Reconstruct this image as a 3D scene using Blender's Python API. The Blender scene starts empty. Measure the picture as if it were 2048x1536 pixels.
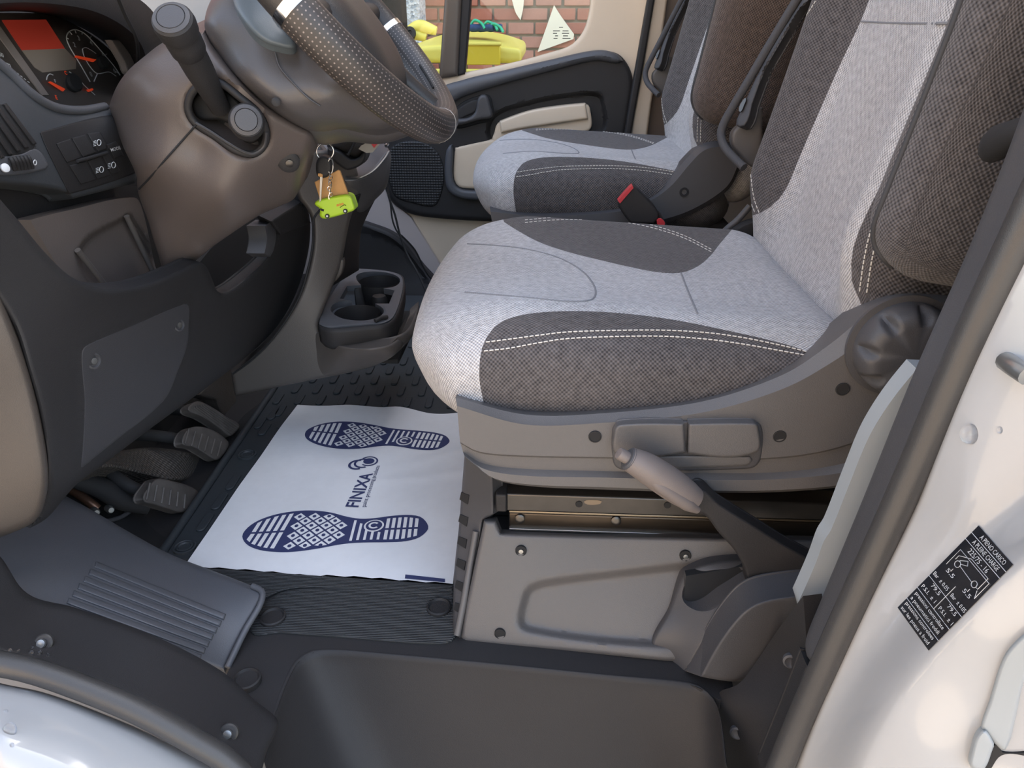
import bpy, bmesh, math, random
import numpy as np
from mathutils import Vector, Matrix, geometry
from mathutils.bvhtree import BVHTree
random.seed(7); rng = np.random.default_rng(7)
scene = bpy.context.scene
col = scene.collection
# ---------------------------------------------------------------- camera
# world: +x to the rear of the van, +y across the cab to the far door, z up, cab floor at z = 0
F = 1450.0; TH = math.radians(26); PS = math.radians(3); CAM = np.array([0, 0, .70])
fw = np.array([-math.sin(PS)*math.cos(TH), math.cos(PS)*math.cos(TH), -math.sin(TH)])
rt = np.array([math.cos(PS), math.sin(PS), 0.0]); up = np.cross(rt, fw)
cam = bpy.data.cameras.new('camera'); camo = bpy.data.objects.new('camera', cam); col.objects.link(camo)
cam.sensor_width = 36; cam.lens = F/2048*36; cam.clip_start = .02; cam.clip_end = 200
camo.matrix_world = Matrix(((rt[0], up[0], -fw[0], CAM[0]), (rt[1], up[1], -fw[1], CAM[1]), (rt[2], up[2], -fw[2], CAM[2]), (0, 0, 0, 1)))
scene.camera = camo
# ---------------------------------------------------------------- light
world = bpy.data.worlds.new('sky'); scene.world = world; world.use_nodes = True
wn = world.node_tree.nodes; wl = world.node_tree.links; wn.clear()
wo = wn.new('ShaderNodeOutputWorld'); bg = wn.new('ShaderNodeBackground'); sk = wn.new('ShaderNodeTexSky')
sk.sky_type = 'NISHITA'; sk.sun_disc = False; sk.sun_elevation = math.radians(55); sk.sun_rotation = math.radians(60)
sk.air_density = 1.2; sk.dust_density = 1.5; sk.ozone_density = 1.0
bg.inputs[1].default_value = .40
hs = wn.new('ShaderNodeHueSaturation'); hs.inputs['Saturation'].default_value = .64
wl.new(sk.outputs[0], hs.inputs['Color']); wl.new(hs.outputs[0], bg.inputs[0]); wl.new(bg.outputs[0], wo.inputs[0])
SUN_E = 9.0
sun = bpy.data.lights.new('sun', 'SUN'); sun.energy = SUN_E; sun.angle = math.radians(.6); sun.color = (1, .85, .67)
suno = bpy.data.objects.new('sun', sun); col.objects.link(suno)
sd = Vector((math.cos(math.radians(55))*math.sin(math.radians(50)), math.cos(math.radians(55))*math.cos(math.radians(50)), math.sin(math.radians(55))))
suno.rotation_euler = sd.to_track_quat('Z', 'Y').to_euler(); suno.location = (3, 3, 6)
scene.view_settings.view_transform = 'Standard'; scene.view_settings.look = 'None'
scene.view_settings.gamma = 1; scene.view_settings.use_curve_mapping = False
scene.view_settings.exposure = .86
# ---------------------------------------------------------------- helpers
def ray(px, py): return fw + rt*((px-1024)/F) - up*((py-768)/F)
def P(px, py, x=None, y=None, z=None):
    d = ray(px, py)
    t = (x-CAM[0])/d[0] if x is not None else (y-CAM[1])/d[1] if y is not None else (z-CAM[2])/d[2]
    return Vector(CAM+d*t)
def proj(V):
    v = np.asarray(V)-CAM; d = v@fw
    return np.stack([1024+F*(v@rt)/d, 768-F*(v@up)/d], -1)
def tag(o, label=None, cat=None, group=None, kind=None):
    if label: o['label'] = label
    if cat: o['category'] = cat
    if group: o['group'] = group
    if kind: o['kind'] = kind
    return o
def empty(name, loc, label, cat, group=None):
    o = bpy.data.objects.new(name, None); col.objects.link(o); o.location = loc; o.empty_display_size = .05
    return tag(o, label, cat, group)
def link(name, me, mat, parent=None):
    o = bpy.data.objects.new(name, me); col.objects.link(o)
    if mat is not None and not me.materials: me.materials.append(mat)
    if parent is not None:
        o.parent = parent
        if parent.type == 'EMPTY': o.matrix_parent_inverse = Matrix.Translation(-parent.location)
    return o
def mk(name, verts, faces, mat, parent=None, smooth=True, ang=38, bevel=0, bseg=2, sub=0, uv=None):
    me = bpy.data.meshes.new(name)
    me.from_pydata([tuple(map(float, v)) for v in verts], [], [tuple(int(i) for i in f) for f in faces]); me.update()
    if smooth:
        me.polygons.foreach_set('use_smooth', [True]*len(me.polygons))
        me.set_sharp_from_angle(angle=math.radians(ang))
    if uv is not None:
        l = me.uv_layers.new(name='UV'); idx = np.zeros(len(me.loops), dtype=np.int32); me.loops.foreach_get('vertex_index', idx)
        l.data.foreach_set('uv', np.asarray(uv, dtype=np.float32)[idx].ravel())
    o = link(name, me, mat, parent)
    if bevel:
        m = o.modifiers.new('b', 'BEVEL'); m.width = bevel; m.segments = bseg; m.limit_method = 'ANGLE'; m.angle_limit = math.radians(35)
        m.harden_normals = False
    if sub:
        m = o.modifiers.new('s', 'SUBSURF'); m.levels = sub; m.render_levels = sub
    return o
def catmull(pts, n, closed=False):
    p = np.array([tuple(q) for q in pts], float)
    if len(p) == 2 and not closed: return p[0]+(p[1]-p[0])*np.linspace(0, 1, n)[:, None]
    if closed: q = np.vstack([p[-1], p, p[0], p[1]]); m = len(p)
    else: q = np.vstack([2*p[0]-p[1], p, 2*p[-1]-p[-2]]); m = len(p)-1
    out = []
    for i in range(m):
        a, b, c, d = q[i:i+4]; k = 12
        for s in np.arange(k)/k:
            out.append(.5*((2*b)+(c-a)*s+(2*a-5*b+4*c-d)*s*s+(3*b-a-3*c+d)*s**3))
    if not closed: out.append(p[-1])
    else: out.append(out[0])
    out = np.array(out); L = np.r_[0, np.cumsum(np.linalg.norm(np.diff(out, axis=0), axis=1))]
    s = np.linspace(0, L[-1], n+1)[:-1] if closed else np.linspace(0, L[-1], n)
    return np.stack([np.interp(s, L, out[:, k]) for k in range(p.shape[1])], 1)
def outl(pts, res, smooth=True):
    """closed pixel outline, smoothed except at points flagged (x, y, 1), sampled every res"""
    n = len(pts); p = np.array([q[:2] for q in pts], float); sharp = [(not smooth) or len(q) > 2 for q in pts]
    res_ = []
    for i in range(n):
        a, b, c, d = p[i-1], p[i], p[(i+1) % n], p[(i+2) % n]
        m1 = (c-b) if sharp[i] else (c-a)/2
        m2 = (c-b) if sharp[(i+1) % n] else (d-b)/2
        l = np.linalg.norm(c-b); m1 = m1/ max(np.linalg.norm(m1), 1e-9)*l; m2 = m2/max(np.linalg.norm(m2), 1e-9)*l
        if sharp[i] and not sharp[(i+1) % n]: m1 = 1.5*(c-b)-.5*m2
        if sharp[(i+1) % n] and not sharp[i]: m2 = 1.5*(c-b)-.5*m1
        k = max(1, int(round(l/res)))
        for s in np.arange(k)/k:
            h = (2*s**3-3*s*s+1)*b+(s**3-2*s*s+s)*m1+(-2*s**3+3*s*s)*c+(s**3-s*s)*m2
            res_.append(h)
    return np.array(res_)
def seg_dist(Q, poly):
    A = poly; B = np.roll(poly, -1, 0); D = B-A; L = (D*D).sum(1)+1e-12
    out = np.full(len(Q), 1e9)
    for i in range(0, len(Q), 400):
        q = Q[i:i+400, None, :]; t = np.clip(((q-A)*D).sum(2)/L, 0, 1)
        out[i:i+400] = np.sqrt((((A+t[..., None]*D)-q)**2).sum(2)).min(1)
    return out
def inside(Q, poly):
    x, y = Q[:, 0], Q[:, 1]; r = np.zeros(len(Q), bool); n = len(poly)
    for i in range(n):
        x1, y1 = poly[i]; x2, y2 = poly[(i+1) % n]
        if y1 == y2: continue
        c = (y1 > y) != (y2 > y); r ^= c & (x < (x2-x1)*(y-y1)/(y2-y1)+x1)
    return r
def offset(poly, d):
    a = np.roll(poly, 1, 0); b = np.roll(poly, -1, 0); t1 = poly-a; t2 = b-poly
    t1 /= np.linalg.norm(t1, axis=1)[:, None]+1e-9; t2 /= np.linalg.norm(t2, axis=1)[:, None]+1e-9
    n = np.stack([-(t1+t2)[:, 1], (t1+t2)[:, 0]], 1); n /= np.linalg.norm(n, axis=1)[:, None]+1e-9
    ar = (poly[:, 0]*b[:, 1]-b[:, 0]*poly[:, 1]).sum()
    k = 1/np.maximum(.5, (n*np.stack([-t2[:, 1], t2[:, 0]], 1)).sum(1))
    return poly+n*(d*(1 if ar > 0 else -1)*k)[:, None]
def fill2d(poly, res, holes=(), rings=(), extra=()):
    lo, hi = poly.min(0), poly.max(0)
    gx, gy = np.meshgrid(np.arange(lo[0], hi[0]+res, res), np.arange(lo[1], hi[1]+res, res*.87))
    gx[1::2] += res/2
    G = np.stack([gx.ravel(), gy.ravel()], 1)
    if len(G):
        G = G[inside(G, poly)]
    if len(G): G = G[seg_dist(G, poly) > res*.55]
    if rings:
        dm = max(rings); RP = []
        loops = [(poly, 1)]+[(h, -1) for h in holes]
        for d in rings:
            for lp_, sg in loops:
                q = offset(lp_, d*sg)
                if sg > 0: q = q[inside(q, poly)]
                if len(q):
                    q = q[np.min([seg_dist(q, l2) for l2, _ in loops], axis=0) > d*.97]
                    RP.append(q)
        if len(G):
            G = G[np.min([seg_dist(G, l2) for l2, _ in loops], axis=0) > dm+res*.4]
        G = np.vstack([G.reshape(-1, 2)]+[r.reshape(-1, 2) for r in RP])
    for ex in extra:
        ex = ex[inside(ex, poly)]
        if len(ex): ex = ex[seg_dist(ex, poly) > (max(rings) if rings else 0)+res*.3]
        if len(ex):
            if len(G):
                dd = np.array([np.min(((ex-g)**2).sum(1)) for g in G]); G = G[dd > (res*.35)**2]
            G = np.vstack([G.reshape(-1, 2), ex])
    V = [poly]; E = [(i, (i+1) % len(poly)) for i in range(len(poly))]; k = len(poly)
    for h in holes:
        if len(G): G = G[~inside(G, h)]
        if len(G): G = G[seg_dist(G, h) > res*.55]
        V.append(h); E += [(k+i, k+(i+1) % len(h)) for i in range(len(h))]; k += len(h)
    if len(G): V.append(G)
    V = np.vstack(V)
    r = geometry.delaunay_2d_cdt([Vector(v) for v in V], E, [], 1, 1e-6)
    v2 = np.array([tuple(v) for v in r[0]]); tr = [tuple(f) for f in r[2]]
    if holes:
        T = np.array(tr); c = v2[T].mean(1); keep = inside(c, poly)
        for h in holes: keep &= ~inside(c, h)
        tr = [tuple(t) for t in T[keep]]
    return v2, tr
class Depth:
    """smooth surface through control points given as pixel + one world coordinate"""
    def __init__(s, ctrl):
        pts = []; w = []
        for c in ctrl:
            if len(c) == 4: px, py, ax, v = c
            p = P(px, py, **{ax: v}); d = ray(px, py); t = (np.array(p)-CAM)@d/(d@d)
            pts.append((px/500, py/500)); w.append(1/t)
        s.p = np.array(pts); n = len(pts); w = np.array(w)
        if n <= 3:
            A = np.c_[np.ones(n), s.p]; s.k = np.zeros(n); s.a = np.linalg.lstsq(A, w, rcond=None)[0]
        else:
            K = s.phi(np.linalg.norm(s.p[:, None]-s.p[None], axis=2))+np.eye(n)*1e-5; A = np.c_[np.ones(n), s.p]
            M = np.block([[K, A], [A.T, np.zeros((3, 3))]]); r = np.linalg.lstsq(M, np.r_[w, 0, 0, 0], rcond=None)[0]; s.k = r[:n]; s.a = r[n:]
    @staticmethod
    def phi(r): return np.where(r > 1e-9, r*r*np.log(np.maximum(r, 1e-9)), 0)
    def t(s, Q):
        q = np.asarray(Q)/500; return 1/(s.phi(np.linalg.norm(q[:, None]-s.p[None], axis=2))@s.k+s.a[0]+q@s.a[1:])
    def at(s, px, py, lift=0):
        d = ray(px, py); return Vector(CAM+d*(s.t(np.array([[px, py]]))[0]-lift))
def C(ax, v, *pts): return [(p[0], p[1], ax, v) for p in pts]
def rays(Q): return fw+np.outer((Q[:, 0]-1024)/F, rt)-np.outer((Q[:, 1]-768)/F, up)
def sheet(name, outline, ctrl, mat, parent=None, thick=.012, rnd=0, rd=.004, res=14, emboss=(), holes=(), lift=0, smooth=True, ang=45, back=None):
    """solid panel: front face follows ctrl, rounded rim (rnd px wide, rd deep), extruded by thick"""
    D = ctrl if isinstance(ctrl, Depth) else Depth(ctrl)
    poly = outl(outline, res, smooth); H = [outl(h, res, smooth) for h in holes]
    ext_ = []
    for (ep, dep, ramp) in emboss:
        e = outl(ep, res)
        for k in (-.5, -.25, 0, .25, .5): ext_.append(offset(e, k*ramp))
    v2, tr = fill2d(poly, res, H, [rnd*k for k in (.06, .2, .45, .75, 1)] if rnd else (), ext_)
    t = D.t(v2)-lift
    if rnd:
        d = seg_dist(v2, poly)
        for h in H: d = np.minimum(d, seg_dist(v2, h))
        k = 1-np.minimum(d/rnd, 1); t = t+rd*(1-np.sqrt(np.maximum(1-k*k, 0)))
    for (ep, dep, ramp) in emboss:
        e = outl(ep, res); d = seg_dist(v2, e); s = np.where(inside(v2, e), d, -d); k = np.clip(s/ramp+.5, 0, 1); k = k*k*(3-2*k); t = t+dep*k
    V = CAM+rays(v2)*t[:, None]
    T = np.array(tr); a, b, c = V[T[:, 0]], V[T[:, 1]], V[T[:, 2]]; N = np.cross(b-a, c-a)
    flip = ((N*(CAM-a)).sum(1) < 0); T[flip] = T[flip][:, ::-1]; N[flip] *= -1
    n = N.sum(0); n /= np.linalg.norm(n)
    if back is not None: n = -np.array(back)/np.linalg.norm(back)
    nv = len(V); V2 = V-n*thick; faces = [tuple(f) for f in T]+[tuple(nv+i for i in f[::-1]) for f in T]
    cnt = {}
    for f in T:
        for i in range(3):
            e = (f[i], f[(i+1) % 3]); cnt[e] = cnt.get(e, 0)+1
    for (i, j) in cnt:
        if (j, i) not in cnt: faces.append((j, i, nv+i, nv+j))
    return mk(name, np.vstack([V, V2]), faces, mat, parent, ang=ang)
def loft(name, rows, mat, parent=None, n=40, closed=False, thick=0, ang=40, caps=False, straight=False):
    R = [catmull(r, n, closed) if not straight else np.array([tuple(q) for q in r], float) for r in rows]; n = len(R[0]); V = np.vstack(R); f = []
    m = n if closed else n-1
    for i in range(len(R)-1):
        for j in range(m):
            k = (j+1) % n; f.append((i*n+j, i*n+k, (i+1)*n+k, (i+1)*n+j))
    if caps and closed:
        f.append(tuple(range(n))[::-1]); f.append(tuple((len(R)-1)*n+j for j in range(n)))
    o = mk(name, V, f, mat, parent, ang=ang)
    if thick:
        m = o.modifiers.new('t', 'SOLIDIFY'); m.thickness = thick; m.offset = 0
    fixn(o); return o
def fixn(o):
    bm = bmesh.new(); bm.from_mesh(o.data); bmesh.ops.recalc_face_normals(bm, faces=bm.faces); bm.to_mesh(o.data); bm.free()
    return o
def tube(name, pts, r, mat, parent=None, n=None, seg=8, closed=False, smoothp=True):
    n = n or max(8, len(pts)*6)
    p = catmull(pts, n, closed) if smoothp else np.array([tuple(q) for q in pts], float)
    n = len(p); T = np.roll(p, -1, 0)-np.roll(p, 1, 0)
    if not closed: T[0] = p[1]-p[0]; T[-1] = p[-1]-p[-2]
    T /= np.linalg.norm(T, axis=1)[:, None]+1e-12
    u = np.cross(T[0], [0.3, .2, .9]); u /= np.linalg.norm(u); V = []
    rr = np.full(n, r) if np.isscalar(r) else np.interp(np.linspace(0, 1, n), np.linspace(0, 1, len(r)), r)
    for i in range(n):
        u = u-T[i]*(u@T[i]); u /= np.linalg.norm(u); w = np.cross(T[i], u)
        for k in range(seg):
            a = 2*math.pi*k/seg; V.append(p[i]+rr[i]*(math.cos(a)*u+math.sin(a)*w))
    f = []
    for i in range(n if closed else n-1):
        j = (i+1) % n
        for k in range(seg): f.append((i*seg+k, i*seg+(k+1) % seg, j*seg+(k+1) % seg, j*seg+k))
    if not closed: f.append(tuple(range(seg))[::-1]); f.append(tuple((n-1)*seg+k for k in range(seg)))
    return fixn(mk(name, V, f, mat, parent, ang=50))
def lathe(name, prof, org, axis, mat, parent=None, seg=28, ang=35, open_=False):
    """prof: (radius, height) along axis from org"""
    a = Vector(axis).normalized(); u = a.orthogonal().normalized(); w = a.cross(u); org = Vector(org); V = []; f = []
    for (r, h) in prof:
        for k in range(seg):
            t = 2*math.pi*k/seg; V.append(org+a*h+(u*math.cos(t)+w*math.sin(t))*max(r, 1e-5))
    for i in range(len(prof)-1):
        for k in range(seg): f.append((i*seg+k, i*seg+(k+1) % seg, (i+1)*seg+(k+1) % seg, (i+1)*seg+k))
    if not open_: f.append(tuple(range(seg))[::-1])
    f.append(tuple((len(prof)-1)*seg+k for k in range(seg)))
    return fixn(mk(name, V, f, mat, parent, ang=ang))
def box(name, c, s, mat, parent=None, R=None, bevel=.003, bseg=2):
    c = Vector(c); V = []
    for i in (-1, 1):
        for j in (-1, 1):
            for k in (-1, 1):
                v = Vector((i*s[0]/2, j*s[1]/2, k*s[2]/2)); V.append((R @ v if R is not None else v)+c)
    f = [(0, 1, 3, 2), (4, 6, 7, 5), (0, 4, 5, 1), (2, 3, 7, 6), (0, 2, 6, 4), (1, 5, 7, 3)]
    return mk(name, V, f, mat, parent, bevel=min(bevel, min(s)*.45), bseg=bseg, ang=30)
def prism(name, pts, ext, mat, parent=None, bevel=.002, bseg=2, smooth_ang=35):
    n = len(pts); ext = Vector(ext); V = [Vector(p) for p in pts]+[Vector(p)+ext for p in pts]
    f = [tuple(range(n)), tuple(range(2*n-1, n-1, -1))]+[(i, (i+1) % n, n+(i+1) % n, n+i) for i in range(n)]
    return fixn(mk(name, V, f, mat, parent, bevel=bevel, bseg=bseg, ang=smooth_ang))
def rboxgrid(half, r, n):
    """vertices, quads and uv (metres) of a rounded box"""
    half = np.array(half, float); r = np.array(r, float)*np.ones(3); V = []; Fc = []; UV = []
    for ax in range(3):
        for sg in (-1, 1):
            b, c = (ax+1) % 3, (ax+2) % 3; nb, nc = n[b], n[c]; o = len(V)
            def sp(h, rr, m):
                k = max(2, m//4); e = h-rr
                a = -h+rr*(1-np.cos(np.linspace(0, math.pi/2, k+1)))
                return np.r_[a[:-1], np.linspace(-e, e, m-2*k+1), -a[::-1][1:]]
            B = sp(half[b], r[b], nb); Cc = sp(half[c], r[c], nc)
            for i, bb in enumerate(B):
                for j, cc in enumerate(Cc):
                    p = np.zeros(3); p[ax] = sg*half[ax]; p[b] = bb; p[c] = cc; V.append(p)
                    UV.append((bb, cc) if ax != 0 else (cc, bb))
            nj = len(Cc)
            for i in range(len(B)-1):
                for j in range(nj-1):
                    q = (o+i*nj+j, o+(i+1)*nj+j, o+(i+1)*nj+j+1, o+i*nj+j+1); Fc.append(q if sg > 0 else q[::-1])
    V = np.array(V); e = half-r; q = np.clip(V, -e, e); d = (V-q)/r; L = np.linalg.norm(d, axis=1)[:, None]
    V = q+r*d/np.maximum(L, 1e-9)
    return V, Fc, np.array(UV)
def weld(V, Fc, UV):
    key = {}; m = np.zeros(len(V), int); keep = []
    for i, v in enumerate(np.round(V, 6)):
        k = tuple(v)
        if k not in key: key[k] = len(keep); keep.append(i)
        m[i] = key[k]
    return V[keep], [tuple(m[i] for i in f) for f in Fc], UV[keep]
def rbox(name, c, half, r, mat, parent=None, n=(8, 8, 8), R=None, deform=None, ang=60):
    V, Fc, UV = rboxgrid(half, r, n); V, Fc, UV = weld(V, Fc, UV)
    if deform is not None: V = deform(V)
    if R is not None: V = V@np.array(R.to_3x3()).T
    return mk(name, V+np.array(c), Fc, mat, parent, ang=ang, uv=UV)
def split(V, Fc, UV, f):
    """cut a mesh along the zero line of the vertex field f; returns the two halves"""
    out = []
    for s in (1, -1):
        vs = list(map(tuple, V)); us = list(map(tuple, UV)); g = f*s; cache = {}; faces = []
        def cut(i, j):
            k = (min(i, j), max(i, j))
            if k not in cache:
                t = g[i]/(g[i]-g[j]); vs.append(tuple(np.array(V[i])+(np.array(V[j])-np.array(V[i]))*t)); us.append(tuple(UV[i]+(UV[j]-UV[i])*t)); cache[k] = len(vs)-1
            return cache[k]
        for q in Fc:
            if all(g[i] >= 0 for i in q): faces.append(tuple(q)); continue
            if all(g[i] < 0 for i in q): continue
            r = []
            for a in range(len(q)):
                i, j = q[a], q[(a+1) % len(q)]
                if g[i] >= 0: r.append(i)
                if (g[i] >= 0) != (g[j] >= 0): r.append(cut(i, j))
            if len(r) > 2: faces.append(tuple(r))
        used = sorted({i for q in faces for i in q}); mp = {u: k for k, u in enumerate(used)}
        out.append((np.array([vs[i] for i in used]), [tuple(mp[i] for i in q) for q in faces], np.array([us[i] for i in used])))
    return out
def sfield(V, poly):
    q = proj(V); p = outl(poly, 8); d = seg_dist(q, p); return np.where(inside(q, p), d, -d)+.001
def textmesh(body, size=1.0, bold=0.0):
    cu = bpy.data.curves.new('t', 'FONT'); cu.body = body; cu.size = size; cu.offset = bold; cu.resolution_u = 3; cu.align_x = 'LEFT'
    o = bpy.data.objects.new('t', cu); col.objects.link(o); dg = bpy.context.evaluated_depsgraph_get(); dg.update()
    me = bpy.data.meshes.new_from_object(o.evaluated_get(dg)); v = np.array([tuple(q.co)[:2] for q in me.vertices]) if len(me.vertices) else np.zeros((0, 2)); f = [tuple(p.vertices) for p in me.polygons]
    bpy.data.objects.remove(o); bpy.data.curves.remove(cu); bpy.data.meshes.remove(me)
    return v, f
def text(name, body, fn, mat, parent, h=1.0, bold=0.0, width=None):
    """fn maps text plane (u right, v up, cap height 1) to the world"""
    v, f = textmesh(body, 1.0, bold)
    if not len(v): return
    v = v-[v[:, 0].min(), 0]; v = v/.69
    if width: v[:, 0] *= width/v[:, 0].max()
    return mk(name, [fn(a, b) for a, b in v], f, mat, parent, smooth=False)
# ---------------------------------------------------------------- materials
def M(name, color, rough=.5, metal=0, grain=0, gscale=900, var=0, vscale=8, spec=.5, coat=0, emit=None, trans=0):
    m = bpy.data.materials.new(name); m.use_nodes = True; nt = m.node_tree; b = nt.nodes['Principled BSDF']
    b.inputs['Base Color'].default_value = (*color, 1); b.inputs['Roughness'].default_value = rough; b.inputs['Metallic'].default_value = metal
    b.inputs['Specular IOR Level'].default_value = spec
    if coat: b.inputs['Coat Weight'].default_value = coat; b.inputs['Coat Roughness'].default_value = .06
    if emit: b.inputs['Emission Color'].default_value = (*emit[0], 1); b.inputs['Emission Strength'].default_value = emit[1]
    if trans: b.inputs['Transmission Weight'].default_value = trans
    if grain or var:
        tc = nt.nodes.new('ShaderNodeTexCoord')
    if grain:
        nz = nt.nodes.new('ShaderNodeTexNoise'); nz.inputs['Scale'].default_value = gscale; nz.inputs['Detail'].default_value = 1
        bp = nt.nodes.new('ShaderNodeBump'); bp.inputs['Strength'].default_value = grain; bp.inputs['Distance'].default_value = .0006
        nt.links.new(tc.outputs['Object'], nz.inputs['Vector']); nt.links.new(nz.outputs['Fac'], bp.inputs['Height']); nt.links.new(bp.outputs[0], b.inputs['Normal'])
    if var:
        n2 = nt.nodes.new('ShaderNodeTexNoise'); n2.inputs['Scale'].default_value = vscale; n2.inputs['Detail'].default_value = 6; n2.inputs['Roughness'].default_value = .65
        mx = nt.nodes.new('ShaderNodeMix'); mx.data_type = 'RGBA'
        mx.inputs['A'].default_value = (*[c*(1-var) for c in color], 1); mx.inputs['B'].default_value = (*[min(1, c*(1+var)) for c in color], 1)
        nt.links.new(tc.outputs['Object'], n2.inputs['Vector']); nt.links.new(n2.outputs['Fac'], mx.inputs['Factor']); nt.links.new(mx.outputs['Result'], b.inputs['Base Color'])
    return m
def fabric(name, dark, light, pitch, bump=.6, bias=0.0, ang=0):
    m = bpy.data.materials.new(name); m.use_nodes = True; nt = m.node_tree; N = nt.nodes; L = nt.links; b = N['Principled BSDF']
    b.inputs['Roughness'].default_value = .9; b.inputs['Specular IOR Level'].default_value = .2; b.inputs['Sheen Weight'].default_value = .15
    uv = N.new('ShaderNodeUVMap'); mp = N.new('ShaderNodeMapping'); mp.inputs['Rotation'].default_value = (0, 0, ang)
    L.new(uv.outputs[0], mp.inputs[0])
    nz = N.new('ShaderNodeTexNoise'); nz.inputs['Scale'].default_value = 60; L.new(mp.outputs[0], nz.inputs['Vector'])
    wr = N.new('ShaderNodeVectorMath'); wr.operation = 'SCALE'; wr.inputs['Scale'].default_value = .0022; L.new(nz.outputs['Color'], wr.inputs[0])
    ad = N.new('ShaderNodeVectorMath'); L.new(mp.outputs[0], ad.inputs[0]); L.new(wr.outputs[0], ad.inputs[1])
    sp = N.new('ShaderNodeSeparateXYZ'); L.new(ad.outputs[0], sp.inputs[0])
    def mth(op, a, bb=None):
        k = N.new('ShaderNodeMath'); k.operation = op
        for i, v in enumerate((a, bb)):
            if v is None: continue
            if hasattr(v, 'is_output'): L.new(v, k.inputs[i])
            else: k.inputs[i].default_value = v
        return k.outputs[0]
    w = 2*math.pi/pitch
    s1 = mth('SINE', mth('MULTIPLY', sp.outputs[0], w)); s2 = mth('SINE', mth('MULTIPLY', sp.outputs[1], w))
    h = mth('ADD', mth('MULTIPLY', mth('MULTIPLY', s1, s2), .5), .5)
    n2 = N.new('ShaderNodeTexNoise'); n2.inputs['Scale'].default_value = .55/pitch; n2.inputs['Detail'].default_value = 3; L.new(mp.outputs[0], n2.inputs['Vector'])
    n3 = N.new('ShaderNodeTexNoise'); n3.inputs['Scale'].default_value = 5; n3.inputs['Detail'].default_value = 3; L.new(mp.outputs[0], n3.inputs['Vector'])
    fac = mth('ADD', mth('ADD', mth('MULTIPLY', h, .62), mth('MULTIPLY', n2.outputs['Fac'], .55)), mth('ADD', mth('MULTIPLY', n3.outputs['Fac'], .25), bias-.28))
    mx = N.new('ShaderNodeMix'); mx.data_type = 'RGBA'; mx.inputs['A'].default_value = (*dark, 1); mx.inputs['B'].default_value = (*light, 1); L.new(fac, mx.inputs['Factor'])
    L.new(mx.outputs['Result'], b.inputs['Base Color'])
    bp = N.new('ShaderNodeBump'); bp.inputs['Strength'].default_value = bump; bp.inputs['Distance'].default_value = pitch*.35; L.new(h, bp.inputs['Height']); L.new(bp.outputs[0], b.inputs['Normal'])
    return m
m_black = M('black_plastic', (.026, .025, .026), .55, grain=.35, var=.15, spec=.3)
m_dash = M('dash_plastic', (.029, .028, .029), .55, grain=.4, var=.15, spec=.28)
m_slate = M('slate_plastic', (.085, .089, .10), .48, grain=.35, var=.10)
m_grey = M('grey_plastic', (.098, .093, .092), .46, grain=.4, gscale=1100, var=.08)
m_grey2 = M('dark_grey_plastic', (.064, .063, .067), .44, grain=.3, spec=.38)
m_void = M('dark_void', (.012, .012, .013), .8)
m_leather = M('wheel_leather', (.035, .032, .031), .42, grain=.4, gscale=500)
m_rubber = M('rubber', (.045, .043, .042), .38, grain=.3, gscale=1500)
m_mat = M('mat_rubber', (.036, .042, .048), .5, grain=.3, gscale=700, var=.15, spec=.35)
m_metal = M('dark_metal', (.09, .085, .08), .3, metal=.85, var=.25, vscale=30)
m_chrome = M('chrome', (.75, .75, .76), .15, metal=1)
m_steel = M('dull_steel', (.35, .36, .36), .35, metal=.9)
m_white = M('white_paint', (.37, .372, .375), .16, coat=.9)
m_frame = M('grey_white_paint', (.30, .325, .34), .35)
m_beige = M('beige_plastic', (.72, .60, .46), .5, grain=.2, var=.05)
m_pinkw = M('pale_metal', (.52, .46, .44), .4)
m_dryw = M('pale_door', (.48, .42, .35), .45)
m_light = fabric('light_grey_fabric', (.12, .12, .128), (.80, .79, .80), .0044)
m_dark = fabric('charcoal_fabric', (.014, .013, .015), (.19, .175, .175), .0050, bias=-.02)
m_brown = fabric('brown_charcoal_fabric', (.020, .015, .013), (.19, .145, .125), .0050, bias=0)
m_thread = M('white_thread', (.62, .60, .56), .7)
m_pipe = M('piping', (.035, .036, .04), .7)
m_paper = M('paper', (.82, .82, .83), .85, var=.06, vscale=40)
m_navy = M('navy_print', (.035, .045, .13), .7)
m_red = M('red_plastic', (.55, .04, .05), .4)
m_yellow = M('yellow_plastic', (.80, .70, .14), .42, var=.08, vscale=6)
m_lime = M('lime_plastic', (.40, .62, .03), .4)
m_tan = M('tan_leather', (.50, .26, .09), .6, var=.2, vscale=120)
m_stick = M('black_sticker', (.012, .013, .017), .22)
m_print = M('white_print', (.62, .63, .64), .6)
m_orange = M('orange_print', (.75, .16, .03), .5)
m_needle = M('needle_red', (.8, .07, .02), .4, emit=((1, .08, .02), .12))
m_dial = M('dial_black_haze', (.080, .067, .060), .3)  # black dial painted lighter and browner for the hazy reflection over it
m_lcd = M('red_display', (.35, .045, .03), .3, emit=((1, .09, .05), .05))
m_lcd2 = M('grey_display_glare', (.30, .25, .21), .3)  # paler grey carries the glass reflection in its colour
m_silver = M('silver_trim', (.42, .36, .33), .35, metal=.4)
m_dirt = M('dirt', (.22, .17, .12), .9)
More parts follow.
